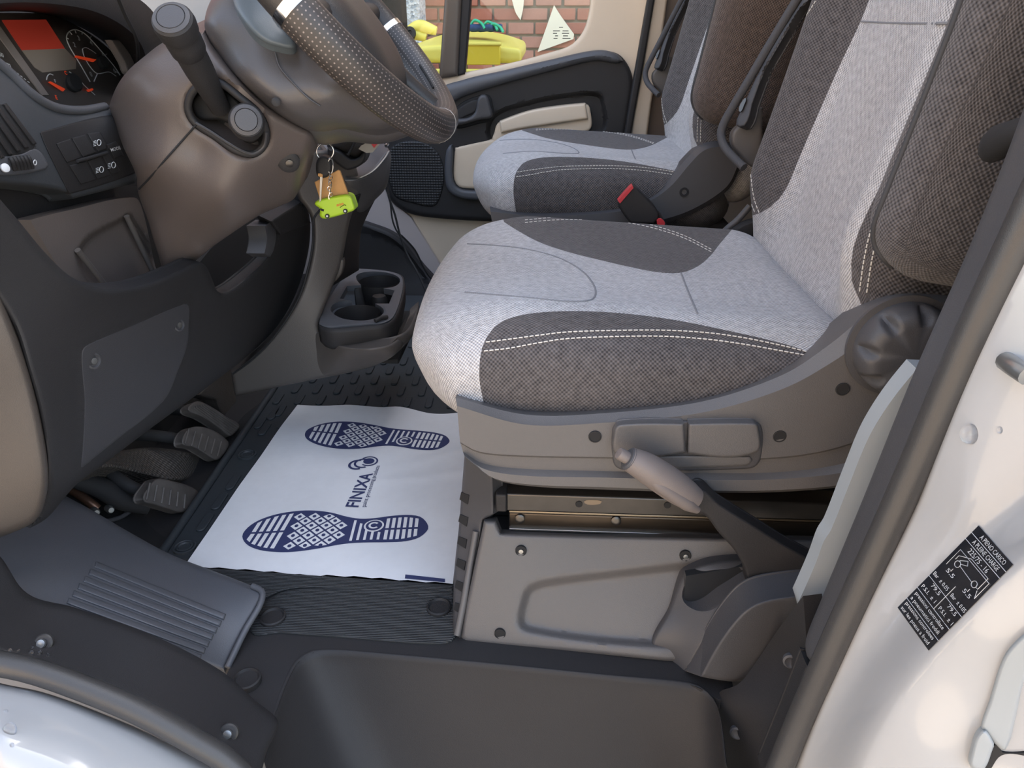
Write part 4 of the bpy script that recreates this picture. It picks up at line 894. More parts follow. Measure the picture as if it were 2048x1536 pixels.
sheet('front_cover', [(930, 895, 1), (960, 930), (986, 954, 1), (988, 1028, 1), (966, 1040, 1), (962, 1066, 1), (945, 1150), (920, 1276, 1), (906, 1268, 1), (908, 1150), (918, 1050), (925, 960)], fpd, m_grey2, ped, thick=.02, rnd=6, rd=.006, res=8)
for i in range(6):
    y0 = 985+i*44; x0 = 922-i*2.4
    sheet('cover_notch', [(x0, y0, 1), (x0+16, y0+6, 1), (x0+13, y0+24, 1), (x0-3, y0+14, 1)], fpd, m_void, ped, thick=.004, res=6, lift=.002)
tube('cover_edge', [fpd.at(952, 1062, .003), fpd.at(940, 1130, .003), fpd.at(928, 1200, .003), fpd.at(914, 1270, .003)], .0045, m_grey, ped, seg=8)
# rails
def bar(name, x0, x1, y0, y1, yy, mat, d=.03, bv=.002): 
    a = P(x0, y0, y=yy); b = P(x0, y1, y=yy); c = P(x1, y0+4, y=yy); return box(name, ((a.x+c.x)/2, yy+d/2, (a.z+b.z)/2), (c.x-a.x, d, a.z-b.z), mat, ped, bevel=bv)
bar('upper_rail', 1012, 1700, 988, 1022, .745, m_metal); bar('lower_rail', 1018, 1700, 1026, 1058, .756, M('brown_metal', (.085, .068, .052), .35, metal=.8, var=.35, vscale=18))
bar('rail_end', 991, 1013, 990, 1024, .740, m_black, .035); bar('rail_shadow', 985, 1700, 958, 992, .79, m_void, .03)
bar('rail_lip', 1018, 1700, 1021.5, 1025.5, .752, M('brass_edge', (.30, .25, .18), .3, metal=.8), .03, .0008); bar('rail_lip', 1018, 1700, 1057, 1061, .752, m_steel, .03, .0008)
bar('base_plate', 985, 1700, 1058, 1082, .765, m_void, .03)
for px, py in ((1040, 1036), (1232, 1040)): lathe('bolt', [(.0065, 0), (.0065, .003), (.005, .004), (.002, .004)], P(px, py, y=.755), (0, -1, .1), m_metal, ped, seg=12)
for px, py in ((1158, 1008), (1335, 1010)): lathe('rail_hole', [(.0045, 0), (.0045, .001), (.001, .001)], P(px, py, y=.745), (0, -1, 0), m_void, ped, seg=12)
sheet('dirt_patch', [(1168, 1003), (1185, 1000), (1204, 1003), (1200, 1008), (1175, 1009)], C('y', .7445, (1000, 1000), (1200, 1000), (1100, 1020)), m_dirt, ped, thick=.0004, res=5)
# ================================================================ handbrake
hb_ = empty('handbrake', P(1560, 1152, y=.66), 'handbrake lever with taupe grip rising from a grey housing beside the seat', 'handbrake')
HD = Depth(C('y', .700, (1400, 1130), (1498, 1118))+C('y', .692, (1340, 1215))+C('y', .672, (1306, 1290), (1330, 1340))+C('y', .648, (1372, 1340), (1420, 1262), (1470, 1207), (1508, 1182)))
sheet('housing', [(1502, 1118, 1), (1440, 1121), (1392, 1133), (1366, 1150), (1335, 1225), (1304, 1282), (1306, 1312), (1332, 1340), (1374, 1345, 1), (1422, 1264), (1472, 1208), (1512, 1181, 1), (1505, 1150)], HD, m_grey2, hb_, thick=.05, rnd=7, rd=.006, res=8,
      holes=[[(1382, 1160), (1410, 1148), (1450, 1143), (1494, 1142), (1497, 1160), (1480, 1184), (1445, 1201), (1412, 1217), (1385, 1212), (1369, 1193)]], back=(0, 1, -.1))
sheet('housing_floor', [(1372, 1152, 1), (1500, 1130, 1), (1505, 1185, 1), (1400, 1226, 1), (1366, 1212, 1)], C('y', .690, (1340, 1130), (1510, 1125), (1510, 1230)), M('glossy_black', (.02, .022, .025), .2), hb_, thick=.01, res=12)
HB = Depth(C('y', .645, (1372, 1340), (1420, 1262), (1470, 1207), (1508, 1182), (1605, 1168))+C('y', .616, (1402, 1350), (1442, 1278), (1487, 1224), (1522, 1204), (1600, 1192)))
sheet('housing_bevel', [(1370, 1342, 1), (1420, 1262), (1470, 1206), (1510, 1178), (1560, 1170), (1640, 1166, 1), (1640, 1188, 1), (1580, 1194), (1524, 1205), (1488, 1226), (1444, 1280), (1404, 1354, 1)], HB, m_grey2, hb_, thick=.006, rnd=3, rd=.002, res=7, back=(0, 1, 0))
sheet('housing_side', [(1400, 1353, 1), (1442, 1278), (1487, 1223), (1522, 1203), (1580, 1192), (1640, 1186, 1), (1600, 1215), (1562, 1266), (1507, 1346), (1490, 1360), (1462, 1363)], C('y', .612, (1402, 1350), (1600, 1192))+C('y', .618, (1507, 1346)), m_grey2, hb_, thick=.04, rnd=7, rd=.006, res=8, back=(0, 1, 0))
AD = C('y', .655, (1400, 1000), (1560, 1150), (1500, 1000))
sheet('arm', [(1398, 978), (1440, 1008), (1510, 1052), (1580, 1095), (1650, 1132, 1), (1650, 1165, 1), (1580, 1170), (1495, 1172, 1), (1490, 1140), (1470, 1102), (1435, 1062), (1412, 1032), (1384, 1018)], AD, m_black, hb_, thick=.022, rnd=6, rd=.006, res=8)
lathe('pivot_pin', [(.0062, -.004), (.0062, .004), (.005, .0055), (.001, .006)], P(1562, 1152, y=.655), (0, -1, .1), m_steel, hb_, seg=18)
gp = [P(1258, 918, y=.650), P(1290, 934, y=.650), P(1330, 960, y=.651), P(1365, 984, y=.653), P(1388, 999, y=.655)]
m_taupe = M('taupe_plastic', (.165, .140, .130), .48, grain=.3)
grip = tube('grip', gp, [.0128, .0150, .0165, .0170, .0172, .0170, .0160, .0135], m_taupe, hb_, n=30, seg=24)
tube('grip_inlay', [q+Vector((.003, -.0105, -.0065)) for q in gp[1:]], [.004, .0075, .0082, .0085, .008, .004], M('taupe_inlay', (.15, .128, .12), .6), hb_, n=20, seg=14)
lathe('button_collar', [(.012, 0), (.013, .003), (.0105, .005), (.0075, .005)], P(1262, 920, y=.650), P(1240, 907, y=.649)-P(1262, 920, y=.650), m_grey2, hb_, seg=20)
lathe('button', [(.0068, 0), (.0068, .010), (.006, .0125), (.002, .013)], P(1256, 917, y=.650), P(1240, 907, y=.649)-P(1262, 920, y=.650), m_taupe, hb_, seg=20)
# ================================================================ passenger seat: same seat, set higher, backrest further forward
pseat = ds.copy(); col.objects.link(pseat); pseat.location = ds.location+Vector((0, .745, .055)); pseat['label'] = 'far passenger seat with grey side arm cover and charcoal raised armrest'
skip = {'recline_knob', 'tilt_lever', 'height_lever', 'lever_recess', 'lever_lip', 'screw_recess'}
for ch in list(ds.children):
    if ch.name.split('.')[0] in skip or ch.name.split('.')[0] == 'side_trim': continue
    c_ = ch.copy(); col.objects.link(c_); c_.parent = pseat; c_.matrix_parent_inverse = Matrix.Translation(-ds.location)
    if ch in brp: c_.location = (-.048, 0, 0)
    if ch.name.split('.')[0] == 'armrest': c_.data = ch.data.copy(); c_.data.materials[0] = m_brown
pt = loft('side_trim', [
    R_(1.53, [(980, 408), (1060, 416), (1160, 414), (1240, 405), (1290, 388), (1330, 356), (1365, 315), (1395, 288), (1430, 278), (1475, 285)]),
    R_(1.475, [(980, 415), (1060, 424), (1160, 422), (1245, 412), (1295, 395), (1335, 362), (1370, 320), (1400, 293), (1432, 283), (1480, 290)]),
    R_(1.455, [(981, 423), (1060, 431), (1160, 430), (1248, 421), (1300, 402), (1342, 372), (1378, 330), (1405, 303), (1434, 294), (1480, 300)]),
    R_(1.452, [(984, 445), (1060, 452), (1160, 452), (1255, 448), (1320, 440), (1370, 425), (1410, 405), (1440, 385), (1460, 365), (1476, 330)]),
    R_(1.46, [(986, 460), (1060, 466), (1160, 466), (1260, 458), (1325, 447), (1374, 431), (1414, 411), (1443, 391), (1464, 370), (1480, 334)]),
    R_(1.53, [(990, 460), (1060, 464), (1160, 464), (1260, 456), (1325, 445), (1374, 428), (1414, 408), (1443, 388), (1464, 366), (1482, 330)])], m_grey2, pseat, n=60, ang=25)
lathe('screw_recess', [(.009, 0), (.009, .004), (.006, .004), (.005, .001), (.001, .001)], P(1368, 384, y=1.455), (0, -1, .1), m_void, pseat, seg=16)
sheet('hinge_plate', [(1340, 440, 1), (1372, 425, 1), (1392, 455), (1402, 475, 1), (1350, 475, 1)], C('y', 1.50, (1340, 440), (1402, 475), (1372, 425)), m_void, pseat, thick=.03, rnd=4, rd=.004, res=7)
o = rbox('base_skirt', (.13, 1.735, .14), (.22, .21, .14), .02, m_void, pseat, n=(6, 6, 6))
# seat belt buckle
bk = empty('seat_belt_buckle', P(1300, 440, y=1.36), 'black seat belt buckle with red button between the seats', 'buckle')
BD = C('y', 1.36, (1240, 410), (1270, 372), (1320, 430))
sheet('body', [(1237, 405), (1262, 373), (1268, 372), (1290, 392), (1318, 428), (1308, 448, 1), (1262, 448, 1), (1240, 418)], BD, m_black, bk, thick=.03, rnd=5, rd=.005, res=6)
sheet('button', [(1236, 402, 1), (1260, 375), (1265, 371, 1), (1267, 376, 1), (1240, 407, 1)], C('y', 1.356, (1240, 410), (1270, 372), (1320, 430)), m_red, bk, thick=.02, res=5)
sheet('strap', [(1300, 440, 1), (1320, 425, 1), (1345, 470, 1), (1320, 480, 1)], C('y', 1.37, (1240, 410), (1270, 372), (1320, 430)), m_black, bk, thick=.02, res=8)
sheet('tag', [(1314, 442), (1322, 438), (1330, 448), (1318, 452)], C('y', 1.352, (1240, 410), (1270, 372), (1320, 430)), m_red, bk, thick=.008, res=5)
# ================================================================ dashboard (driver half)
dash = empty('dashboard', (-.75, 1.2, .1), 'black plastic dashboard with instrument cluster and lower knee panel', 'dashboard')
box('core', (-.90, 1.40, .40), (.30, 1.60, .44), m_void, dash, bevel=.02)
rbox('top_pad', (-.98, 1.42, .66), (.20, .82, .05), .04, m_black, dash, n=(8, 8, 8))
box('inner_block', (-.72, 1.05, .40), (.12, .86, .34), m_void, dash, bevel=.01); box('cluster_block', (-.81, 1.2, .655), (.10, .62, .15), m_void, dash, bevel=.01)
# end face towards the door
ED = Depth(C('x', -.515, (0, 600), (60, 760))+C('x', -.53, (90, 960))+C('x', -.556, (70, 1040))+C('y', .60, (-60, 700), (-60, 900), (-60, 1040)))
sheet('end_face', [(-80, 380, 1), (-20, 520), (10, 610), (40, 690), (65, 770), (88, 880), (96, 960), (85, 1020), (60, 1050), (-80, 1100, 1)], ED, M('warm_lit_end_plastic', (.066, .055, .047), .5, grain=.4, var=.1), dash, thick=.02, rnd=16, rd=.014, res=12)  # warm light on this end face is put into its browner colour
# lower knee panel
LD = Depth(C('x', -.50, (150, 560), (380, 540))+C('x', -.472, (545, 470))+C('x', -.442, (605, 412))+C('x', -.515, (0, 590), (60, 740))+C('x', -.500, (-20, 420))+C('x', -.535, (200, 760), (350, 690))+C('x', -.505, (500, 600))+C('x', -.535, (95, 960))+C('x', -.570, (100, 1030), (200, 932))+C('x', -.555, (465, 738)))
lp = sheet('knee_panel', [(-80, 300, 1), (-20, 375), (40, 445), (90, 505), (140, 552), (190, 573), (240, 576), (300, 563), (360, 538), (392, 524), (410, 530), (425, 560), (435, 582), (450, 584), (490, 556), (530, 520), (543, 498), (546, 465), (540, 442), (560, 430), (590, 412), (608, 407), (620, 440), (617, 500), (600, 565), (570, 630), (530, 680), (465, 736, 1), (400, 785), (300, 858), (200, 934), (150, 972), (95, 1035), (60, 1056, 1), (88, 1000), (94, 930), (80, 830), (55, 740), (20, 640), (-80, 500, 1)], LD, m_dash, dash, thick=.02, rnd=16, rd=.016, res=9,
      emboss=[([(162, 700), (172, 686), (260, 648), (370, 604), (381, 608), (381, 640), (378, 690), (360, 740), (335, 795), (250, 872, 1), (205, 905, 1), (160, 945, 1), (164, 820)], -.0022, 3)])
fc = sheet('fuse_cover', [(163, 702), (172, 690), (260, 652), (368, 607), (379, 612), (379, 645), (376, 690), (358, 740), (330, 800), (250, 868, 1), (160, 940, 1), (165, 880), (168, 800), (163, 740)], LD, M('fuse_cover_plastic', (.050, .049, .053), .48, grain=.4), dash, thick=.01, rnd=5, rd=.004, res=8, lift=.0035)
for px, py in ((187, 722), (358, 650)):
    q = LD.at(px, py, .004); nrm = (.9, -.35, .1)
    lathe('fastener', [(.0095, -.002), (.0095, .001), (.0075, .002), (.006, -.0005), (.003, -.0005)], q, nrm, m_grey2, fc, seg=20); lathe('fastener_screw', [(.0038, -.001), (.0038, .002), (.002, .0022)], q, nrm, m_steel, fc, seg=12)
# pocket interior with its rim (far side of the knee panel)
sheet('pocket_back', [(395, 530, 1), (470, 440, 1), (560, 400, 1), (612, 402, 1), (560, 440, 1), (548, 500, 1), (440, 590, 1)], C('x', -.64, (400, 540), (560, 420), (540, 520)), m_void, dash, thick=.01, res=14)
sheet('pocket_rim', [(529, 452, 1), (546, 440, 1), (552, 468), (548, 498), (540, 514, 1), (528, 507, 1), (533, 478)], C('x', -.465, (540, 440), (548, 500), (530, 480)), m_grey2, dash, thick=.03, rnd=2.5, rd=.003, res=5)
sheet('panel_shoulder', [(540, 442, 1), (560, 428), (600, 404, 1), (622, 446, 1), (560, 470, 1)], C('x', -.455, (540, 442))+C('x', -.432, (600, 404))+C('x', -.46, (560, 470)), m_dash, dash, thick=.03, rnd=9, rd=.012, res=8)
# open tray above the knee panel
sheet('tray_back', [(60, 440, 1), (140, 420), (268, 395), (285, 420), (310, 530), (320, 560, 1), (200, 600, 1), (120, 540, 1)], C('x', -.60, (140, 420), (280, 400), (310, 550)), M('lit_tray_plastic', (.12, .10, .09), .45, grain=.35), dash, thick=.02, res=6, emboss=[([(160, 500), (250, 435), (262, 432), (308, 548), (200, 575)], .016, 12)])  # warm light falling in the tray is painted in as paler brown
for a, b in (((155, 500), (208, 568)), ((253, 432), (310, 552))):
    tube('tray_rib', [P(a[0], a[1], x=-.595), P((a[0]+b[0])/2, (a[1]+b[1])/2, x=-.595), P(b[0], b[1], x=-.595)], .004, M('lit_tray_edge', (.11, .095, .085), .35), dash, seg=8)
sheet('tray_floor', [(190, 574, 1), (310, 553, 1), (312, 540, 1), (350, 541, 1), (330, 560, 1), (230, 590, 1)], C('x', -.60, (190, 574), (310, 553))+C('x', -.56, (230, 590), (330, 560)), m_slate, dash, thick=.01, res=10)
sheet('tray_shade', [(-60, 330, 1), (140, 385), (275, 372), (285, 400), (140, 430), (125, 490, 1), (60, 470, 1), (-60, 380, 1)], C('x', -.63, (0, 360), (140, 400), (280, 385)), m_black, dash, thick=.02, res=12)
# fascia with vent and switches
FD = Depth(C('x', -.60, (0, 140), (110, 216), (215, 214))+C('x', -.585, (85, 265), (225, 232))+C('x', -.59, (140, 390), (270, 350))+C('x', -.57, (0, 260), (0, 340)))
sheet('fascia', [(-80, 70, 1), (-20, 112), (20, 146), (60, 185), (95, 208), (130, 219), (170, 220), (212, 212), (226, 228), (250, 290), (272, 350), (270, 366, 1), (145, 398, 1), (130, 385), (60, 372, 1), (-80, 360, 1)], FD, M('fascia_plastic', (.050, .055, .062), .5, grain=.4, spec=.35), dash, thick=.03, rnd=10, rd=.012, res=9)
tube('fascia_lip', [FD.at(a, b, .002) for a, b in [(-20, 112), (20, 146), (60, 185), (95, 208), (130, 219), (170, 220), (210, 213)]], .0055, m_slate, dash, seg=10)
sp_ = sheet('switch_panel', [(80, 266), (90, 261), (222, 230), (232, 246), (270, 335), (271, 346), (140, 388), (134, 380)], FD, m_black, dash, thick=.006, rnd=4, rd=.003, res=7, lift=.003)
def sw(a, b, mat=m_dash): return sheet('switch', a, FD, mat, sp_, thick=.006, rnd=3, rd=.0025, res=5, lift=.0055)
sw([(112, 287, 1), (141, 277, 1), (164, 316, 1), (134, 326, 1)], 0); sw([(143, 276, 1), (172, 268, 1), (194, 305, 1), (166, 315, 1)], 0); sw([(174, 267, 1), (200, 263, 1), (213, 286, 1), (214, 298, 1), (196, 304, 1)], 0)
sw([(138, 331, 1), (172, 322, 1), (193, 360, 1), (162, 369, 1)], 0); sw([(174, 321, 1), (202, 312, 1), (222, 350, 1), (195, 359, 1)], 0); sw([(204, 312, 1), (218, 306, 1), (240, 340, 1), (236, 346, 1), (224, 350, 1)], 0); sw([(212, 289, 1), (232, 282, 1), (248, 311, 1), (229, 317, 1)], 0)
tube('switch_bar', [FD.at(155, 322, .008), FD.at(185, 314, .008), FD.at(214, 305, .008)], .0022, m_black, sp_, seg=8)
def fd2(px, py, ex, ey): return lambda a, b: FD.at(px+ex[0]*a+ey[0]*b, py+ex[1]*a+ey[1]*b, .0072)
text('switch_text', 'MODE', fd2(223, 303, (19, -5), (-2.5, -6)), m_print, sp_, width=1, bold=.01)
def icon(cx, cy):
    for k in range(4):
        tube('lamp_icon', [FD.at(cx-6, cy-4+k*3, .007), FD.at(cx-1, cy-5.5+k*3, .007)], .0004, m_print, sp_, smoothp=False, seg=4)
    tube('lamp_icon', [FD.at(cx+5+4*math.cos(t), cy-2+6*math.sin(t), .007) for t in np.linspace(0, 6.28, 12)], .0005, m_print, sp_, smoothp=False, seg=4)
icon(193, 287); icon(198, 341); icon(222, 332)
vt = sheet('vent_recess', [(-60, 190, 1), (0, 208), (70, 290), (66, 300), (-60, 330, 1)], FD, m_void, dash, thick=.004, res=10, lift=.003)
for i in range(5):
    a = (-62+i*17, 225-i*4); b = (2+i*16, 318-i*7)
    sheet('slat', [(a[0], a[1], 1), (a[0]+7, a[1]-3, 1), (b[0]+8, b[1]-3, 1), (b[0], b[1], 1)], FD, m_black, vt, thick=.008, rnd=3, rd=.003, res=8, lift=.007)
dl = sheet('vent_dial_plate', [(-40, 315, 1), (40, 308), (72, 298), (97, 330), (92, 338), (30, 350), (-40, 350, 1)], FD, m_slate, dash, thick=.006, rnd=4, rd=.004, res=7, lift=.004)
for i in range(6):
    tube('dial_ridge', [FD.at(20+i*7, 315-i*.8, .008), FD.at(25+i*7, 323-i*.8, .011), FD.at(30+i*7, 340-i*.8, .008)], .0022, m_black, dl, seg=8)
lathe('dial_dot', [(.0045, 0), (.0045, .002), (.002, .003)], FD.at(9, 336, .008), (.9, -.3, .2), m_print, dl, seg=14)
tube('dial_zero', [FD.at(70+3*math.cos(t), 325+5*math.sin(t), .007) for t in np.linspace(0, 6.28, 14)], .0005, m_print, dl, smoothp=False, seg=4)
# instrument cluster
CX = -.72
CD = Depth(C('x', CX, (0, 130), (130, 40))+C('x', CX-.02, (0, 30), (130, 30))+C('x', CX+.02, (100, 205), (215, 205)))
icl = sheet('instrument_cluster', [(-90, 20, 1), (0, 26, 1), (100, 26, 1), (160, 55), (215, 95), (250, 140), (262, 180), (240, 215, 1), (60, 240, 1), (-90, 160, 1)], CD, m_dial, dash, thick=.02, res=12)
sheet('red_screen', [(4, 40, 1), (92, 39, 1), (130, 97, 1), (44, 100, 1)], CD, m_lcd, icl, thick=.001, res=12, lift=.0015)
sheet('grey_screen', [(44, 100, 1), (130, 97, 1), (152, 120, 1), (152, 138, 1), (85, 145, 1), (70, 135, 1)], CD, m_lcd2, icl, thick=.001, res=12, lift=.0012)
sheet('silver_divider', [(-10, 40, 1), (2, 55, 1), (98, 190, 1), (84, 190, 1), (-10, 62, 1)], CD, m_silver, icl, thick=.002, res=12, lift=.003)
def cl(pts, r=.0007, mat=None, nm='dial_line', lift=.0025): return tube(nm, [CD.at(a, b, lift) for a, b in pts], r, mat or m_print, icl, smoothp=len(pts) > 2, seg=5)
cl([(180, 163), (160, 128), (140, 95), (133, 75), (140, 62), (155, 60), (175, 72), (205, 105), (228, 132), (240, 150)], .0008)
cl([(165, 98), (172, 95), (185, 102), (192, 107)], .0006); cl([(165, 98), (168, 112), (180, 133), (195, 147), (218, 144), (232, 152)], .0007); cl([(195, 147), (188, 163)], .0008)
for a, b in (((137, 78), (133, 75)), ((144, 69), (139, 63)), ((152, 66), (150, 60)), ((164, 68), (166, 64)), ((180, 76), (183, 72)), ((214, 108), (210, 110)), ((236, 146), (232, 143))): cl([a, b], .0006)
def ctext(s, px, py, h, ex=(1.0, .35), ey=(-.35, -1.0), mat=None):
    text('dial_number', s, lambda a, b: CD.at(px+h*(ex[0]*a*.75+ey[0]*b), py+h*(ex[1]*a*.75+ey[1]*b), .003), mat or m_print, icl, bold=.03)
for s, px, py in (('3', 157, 80), ('2', 148, 93), ('4', 181, 89), ('5', 206, 115), ('6', 228, 145), ('0', 181, 152)): ctext(s, px, py, 9)
ctext('70', 14, 134, 9); ctext('F', 110, 165, 7); ctext('C', 130, 148, 7, mat=m_needle); ctext('H', 138, 163, 6, mat=m_needle); ctext('E', 112, 198, 8, mat=m_needle); ctext('50', 0, 112, 8)
for nm, pts in (('tacho_needle', [(152, 115), (153, 111), (193, 119), (187, 124)]), ('fuel_needle', [(98, 165), (102, 163), (131, 178), (126, 183)]), ('heat_needle', [(175, 180), (186, 177), (187, 180), (178, 184)])):
    sheet(nm, [(a, b, 1) for a, b in pts], CD, m_needle, icl, thick=.002, res=8, lift=.008)
for px, py, r in ((200, 125, .010), (143, 166, .013)): lathe('needle_hub', [(r, 0), (r, .006), (r*.8, .009), (r*.1, .009)], CD.at(px, py), (.95, -.2, .2), m_void, icl, seg=20)
cl([(93, 160), (95, 152), (100, 148), (106, 150)], .0007); cl([(139, 144), (155, 155), (170, 172), (190, 190)], .0007)
for i in range(6): cl([(20+i*7, 135+i*5.5), (24+i*7, 138+i*5.5)], .0006)
hood = loft('binnacle_hood', [[P(-90, -40, x=-.60), P(60, -60, x=-.58), P(200, -40, x=-.57), P(300, 20, x=-.57), P(335, 110, x=-.58), P(300, 180, x=-.60)],
    [P(-90, 10, x=-.60), P(60, 0, x=-.59), P(190, 20, x=-.58), P(270, 70, x=-.58), P(295, 130, x=-.59), P(280, 190, x=-.60)],
    [P(-90, 22, x=-.745), P(60, 20, x=-.745), P(160, 50, x=-.74), P(222, 92, x=-.735), P(255, 140, x=-.73), P(262, 190, x=-.72)]], m_black, dash, n=40, thick=.006)
sheet('cluster_side', [(222, 80, 1), (262, 78, 1), (275, 95), (280, 130), (262, 150), (248, 125)], C('x', -.66, (222, 80), (270, 85), (260, 145)), m_silver, dash, thick=.01, rnd=4, rd=.004, res=7)
o = tube('cable', [P(225, -30, x=-.5), P(250, 30, x=-.52), P(272, 75, x=-.53), P(276, 110, x=-.56), P(275, 125, x=-.6)], .0022, m_void); tag(o, 'thin black lead hanging in front of the instrument hood', 'cable')
# ================================================================ steering column and wheel
colm = empty('steering_column', (-.5, 1.0, .45), 'dark moulded steering column cover with two control stalks', 'steering column')
KD = Depth(C('y', .98, (215, 215), (225, 235))+C('y', .93, (250, 150), (330, 90))+C('y', .90, (300, 200), (400, 300))+C('y', .895, (360, 250), (480, 330))+C('y', .90, (300, 330), (450, 400))+C('y', .97, (280, 400), (300, 470))+C('y', .99, (330, 545), (420, 495))+C('y', .97, (520, 430))+C('y', 1.02, (590, 400))+C('y', .93, (560, 310))+C('y', .95, (620, 300))+C('y', .885, (420, 150), (500, 190)))
SH = [(376, 215), (385, 185), (410, 165), (440, 165), (480, 195), (515, 225), (532, 260), (528, 290), (505, 308), (470, 300), (430, 272), (390, 245)]
sheet('lower_cover', [(218, 212, 1), (238, 165), (270, 128), (320, 98), (380, 66), (410, 60, 1), (430, 100), (480, 160), (540, 215), (600, 252), (625, 268), (622, 300), (608, 340), (590, 395), (560, 412), (520, 430), (430, 490), (380, 528), (335, 545), (315, 505), (295, 440), (276, 385), (272, 350), (245, 290)], KD, M('column_plastic', (.102, .083, .075), .42, grain=.3), colm, thick=.05, rnd=18, rd=.02, res=8, holes=[SH])
sheet('stalk_recess', [(a-3*(a < 450)+8*(a > 480), b) for a, b in SH], C('y', .945, (384, 212), (450, 180), (500, 300)), m_black, colm, thick=.02, res=9)
tube('recess_lip', [KD.at(a, b, -.004) for a, b in SH], .0045, m_black, colm, n=60, closed=True, seg=8)
sheet('stalk_gaiter', [(384, 212), (395, 190), (420, 175), (450, 180), (482, 208), (500, 235), (480, 250), (440, 240), (400, 238)], C('y', .915, (384, 212), (450, 180), (500, 235)), m_void, colm, thick=.02, rnd=6, rd=.008, res=7)
tube('seam_line', [KD.at(a, b, .001) for a, b in [(392, 250), (370, 275), (330, 320), (300, 355), (278, 378)]], .0012, m_void, colm, seg=6)
tube('recess_edge', [KD.at(a, b, .002) for a, b in [(392, 246), (420, 262), (455, 285), (485, 302), (508, 307), (528, 292), (533, 265)]], .0016, m_grey2, colm, seg=6)
lathe('ignition_boss', [(.014, -.01), (.014, .004), (.011, .006), (.004, .006)], KD.at(577, 322), (.3, -.9, -.2), m_black, colm, seg=18)
lathe('lock_pin', [(.005, 0), (.005, .006), (.002, .007)], KD.at(579, 324, .004), (.3, -.9, -.2), m_metal, colm, seg=10)
# upper cowl behind the wheel
UD = Depth(C('y', .90, (412, 40), (430, 110))+C('y', .87, (480, 150), (560, 220))+C('y', .90, (500, 40), (600, 110))+C('y', .92, (640, 265), (740, 255))+C('y', .87, (650, 200))+C('y', .95, (560, -20), (450, -30)))
m_cowl = M('cowl_plastic', (.075, .070, .071), .4, grain=.25)
sheet('upper_cowl', [(470, -60, 1), (428, -10), (412, 25), (410, 60), (428, 100), (470, 150), (530, 205), (590, 246), (632, 264), (690, 258), (760, 262), (830, 240, 1), (700, 60, 1), (640, -60, 1)], UD, m_cowl, colm, thick=.06, rnd=30, rd=.03, res=9)
tube('cowl_seam', [UD.at(a, b, .002) for a, b in [(550, 105), (560, 135), (585, 165), (615, 195), (640, 212)]], .001, m_grey2, colm, seg=6)
sheet('cowl_blade', [(470, -40, 1), (466, 0), (485, 40), (515, 75), (550, 92), (592, 92), (560, 50, 1), (530, -40, 1)], UD, M('skylit_slate_plastic', (.10, .125, .145), .4, grain=.2), colm, thick=.02, rnd=10, rd=.01, res=8, lift=.018)  # blue of the sky-lit cowl top painted into the colour
lathe('cowl_screw', [(.005, 0), (.005, .002), (.003, .003)], UD.at(552, 204, .001), (.3, -.9, .1), m_dash, colm, seg=12)
# stalks
s0, s1 = P(440, 215, y=.91), P(345, 40, y=.80)
dirv = (s1-s0)
tube('wiper_stalk', [s0, s0+dirv*.3, s0+dirv*.62, s0+dirv*.70], [.012, .0135, .016, .0165], m_dash, colm, n=20, seg=20)
axs = dirv.normalized(); base = s0+dirv*.68
lathe('stalk_knob', [(.0165, 0), (.0185, .004), (.019, .018), (.0175, .024), (.0175, .027), (.0205, .030), (.0215, .040), (.0205, .047), (.018, .049)], base, axs, m_black, colm, seg=28)
lathe('stalk_cap', [(.0185, .046), (.0185, .050), (.0145, .0515), (.0140, .0500), (.0135, .0515), (.002, .0520)], base, axs, m_grey2, colm, seg=28)
b0 = P(498, 262, y=.905); ax2 = P(490, 230, y=.80)-b0
lathe('light_stalk', [(.012, -.02), (.012, .03), (.0165, .034), (.0165, .052), (.0155, .055), (.019, .058), (.0195, .074), (.0175, .080)], b0, ax2, m_black, colm, seg=28)
lathe('light_stalk_cap', [(.0165, .079), (.0165, .083), (.0125, .0845), (.0120, .0830), (.0115, .0845), (.002, .0848)], b0, ax2, m_grey2, colm, seg=28)
# wheel
sw_ = empty('steering_wheel', (-.272, 1.02, .72), 'dark perforated leather steering wheel with chrome accents', 'steering wheel')
WC = Vector((-.272, 1.02, .722)); wa = math.radians(48); e2 = Vector((math.cos(wa), 0, -math.sin(wa))); e1 = Vector((0, 1, 0)); wn_ = e1.cross(e2).normalized()
if wn_.x < 0: wn_ = -wn_
def wp(phi, R=.183, off=0): return WC+e2*(R*math.cos(phi))+e1*(R*math.sin(phi))+wn_*off
def rimseg(name, a0, a1, r, mat):
    n = 60; V = []; f = []; k = 18; UVs = []
    for i in range(n):
        ph = a0+(a1-a0)*i/(n-1); c_ = wp(ph); rad = (e2*math.cos(ph)+e1*math.sin(ph))
        for j in range(k):
            t = 2*math.pi*j/k; V.append(c_+rad*(math.cos(t)*r)+wn_*(math.sin(t)*r*1.18)); UVs.append((ph*.183, (t if t < 4.6 else t-6.2832)*.0215))
    for i in range(n-1):
        for j in range(k): f.append((i*k+j, i*k+(j+1) % k, (i+1)*k+(j+1) % k, (i+1)*k+j))
    f.append(tuple(range(k))[::-1]); f.append(tuple((n-1)*k+j for j in range(k)))
    return fixn(mk(name, V, f, mat, sw_, ang=60, uv=UVs))
m_perf = M('perforated_leather', (.042, .038, .036), .42)
nt = m_perf.node_tree; vz = nt.nodes.new('ShaderNodeTexVoronoi'); vz.voronoi_dimensions = '2D'; vz.inputs['Scale'].default_value = 190; vz.inputs['Randomness'].default_value = 0; tcn = nt.nodes.new('ShaderNodeTexCoord'); rmp = nt.nodes.new('ShaderNodeValToRGB')
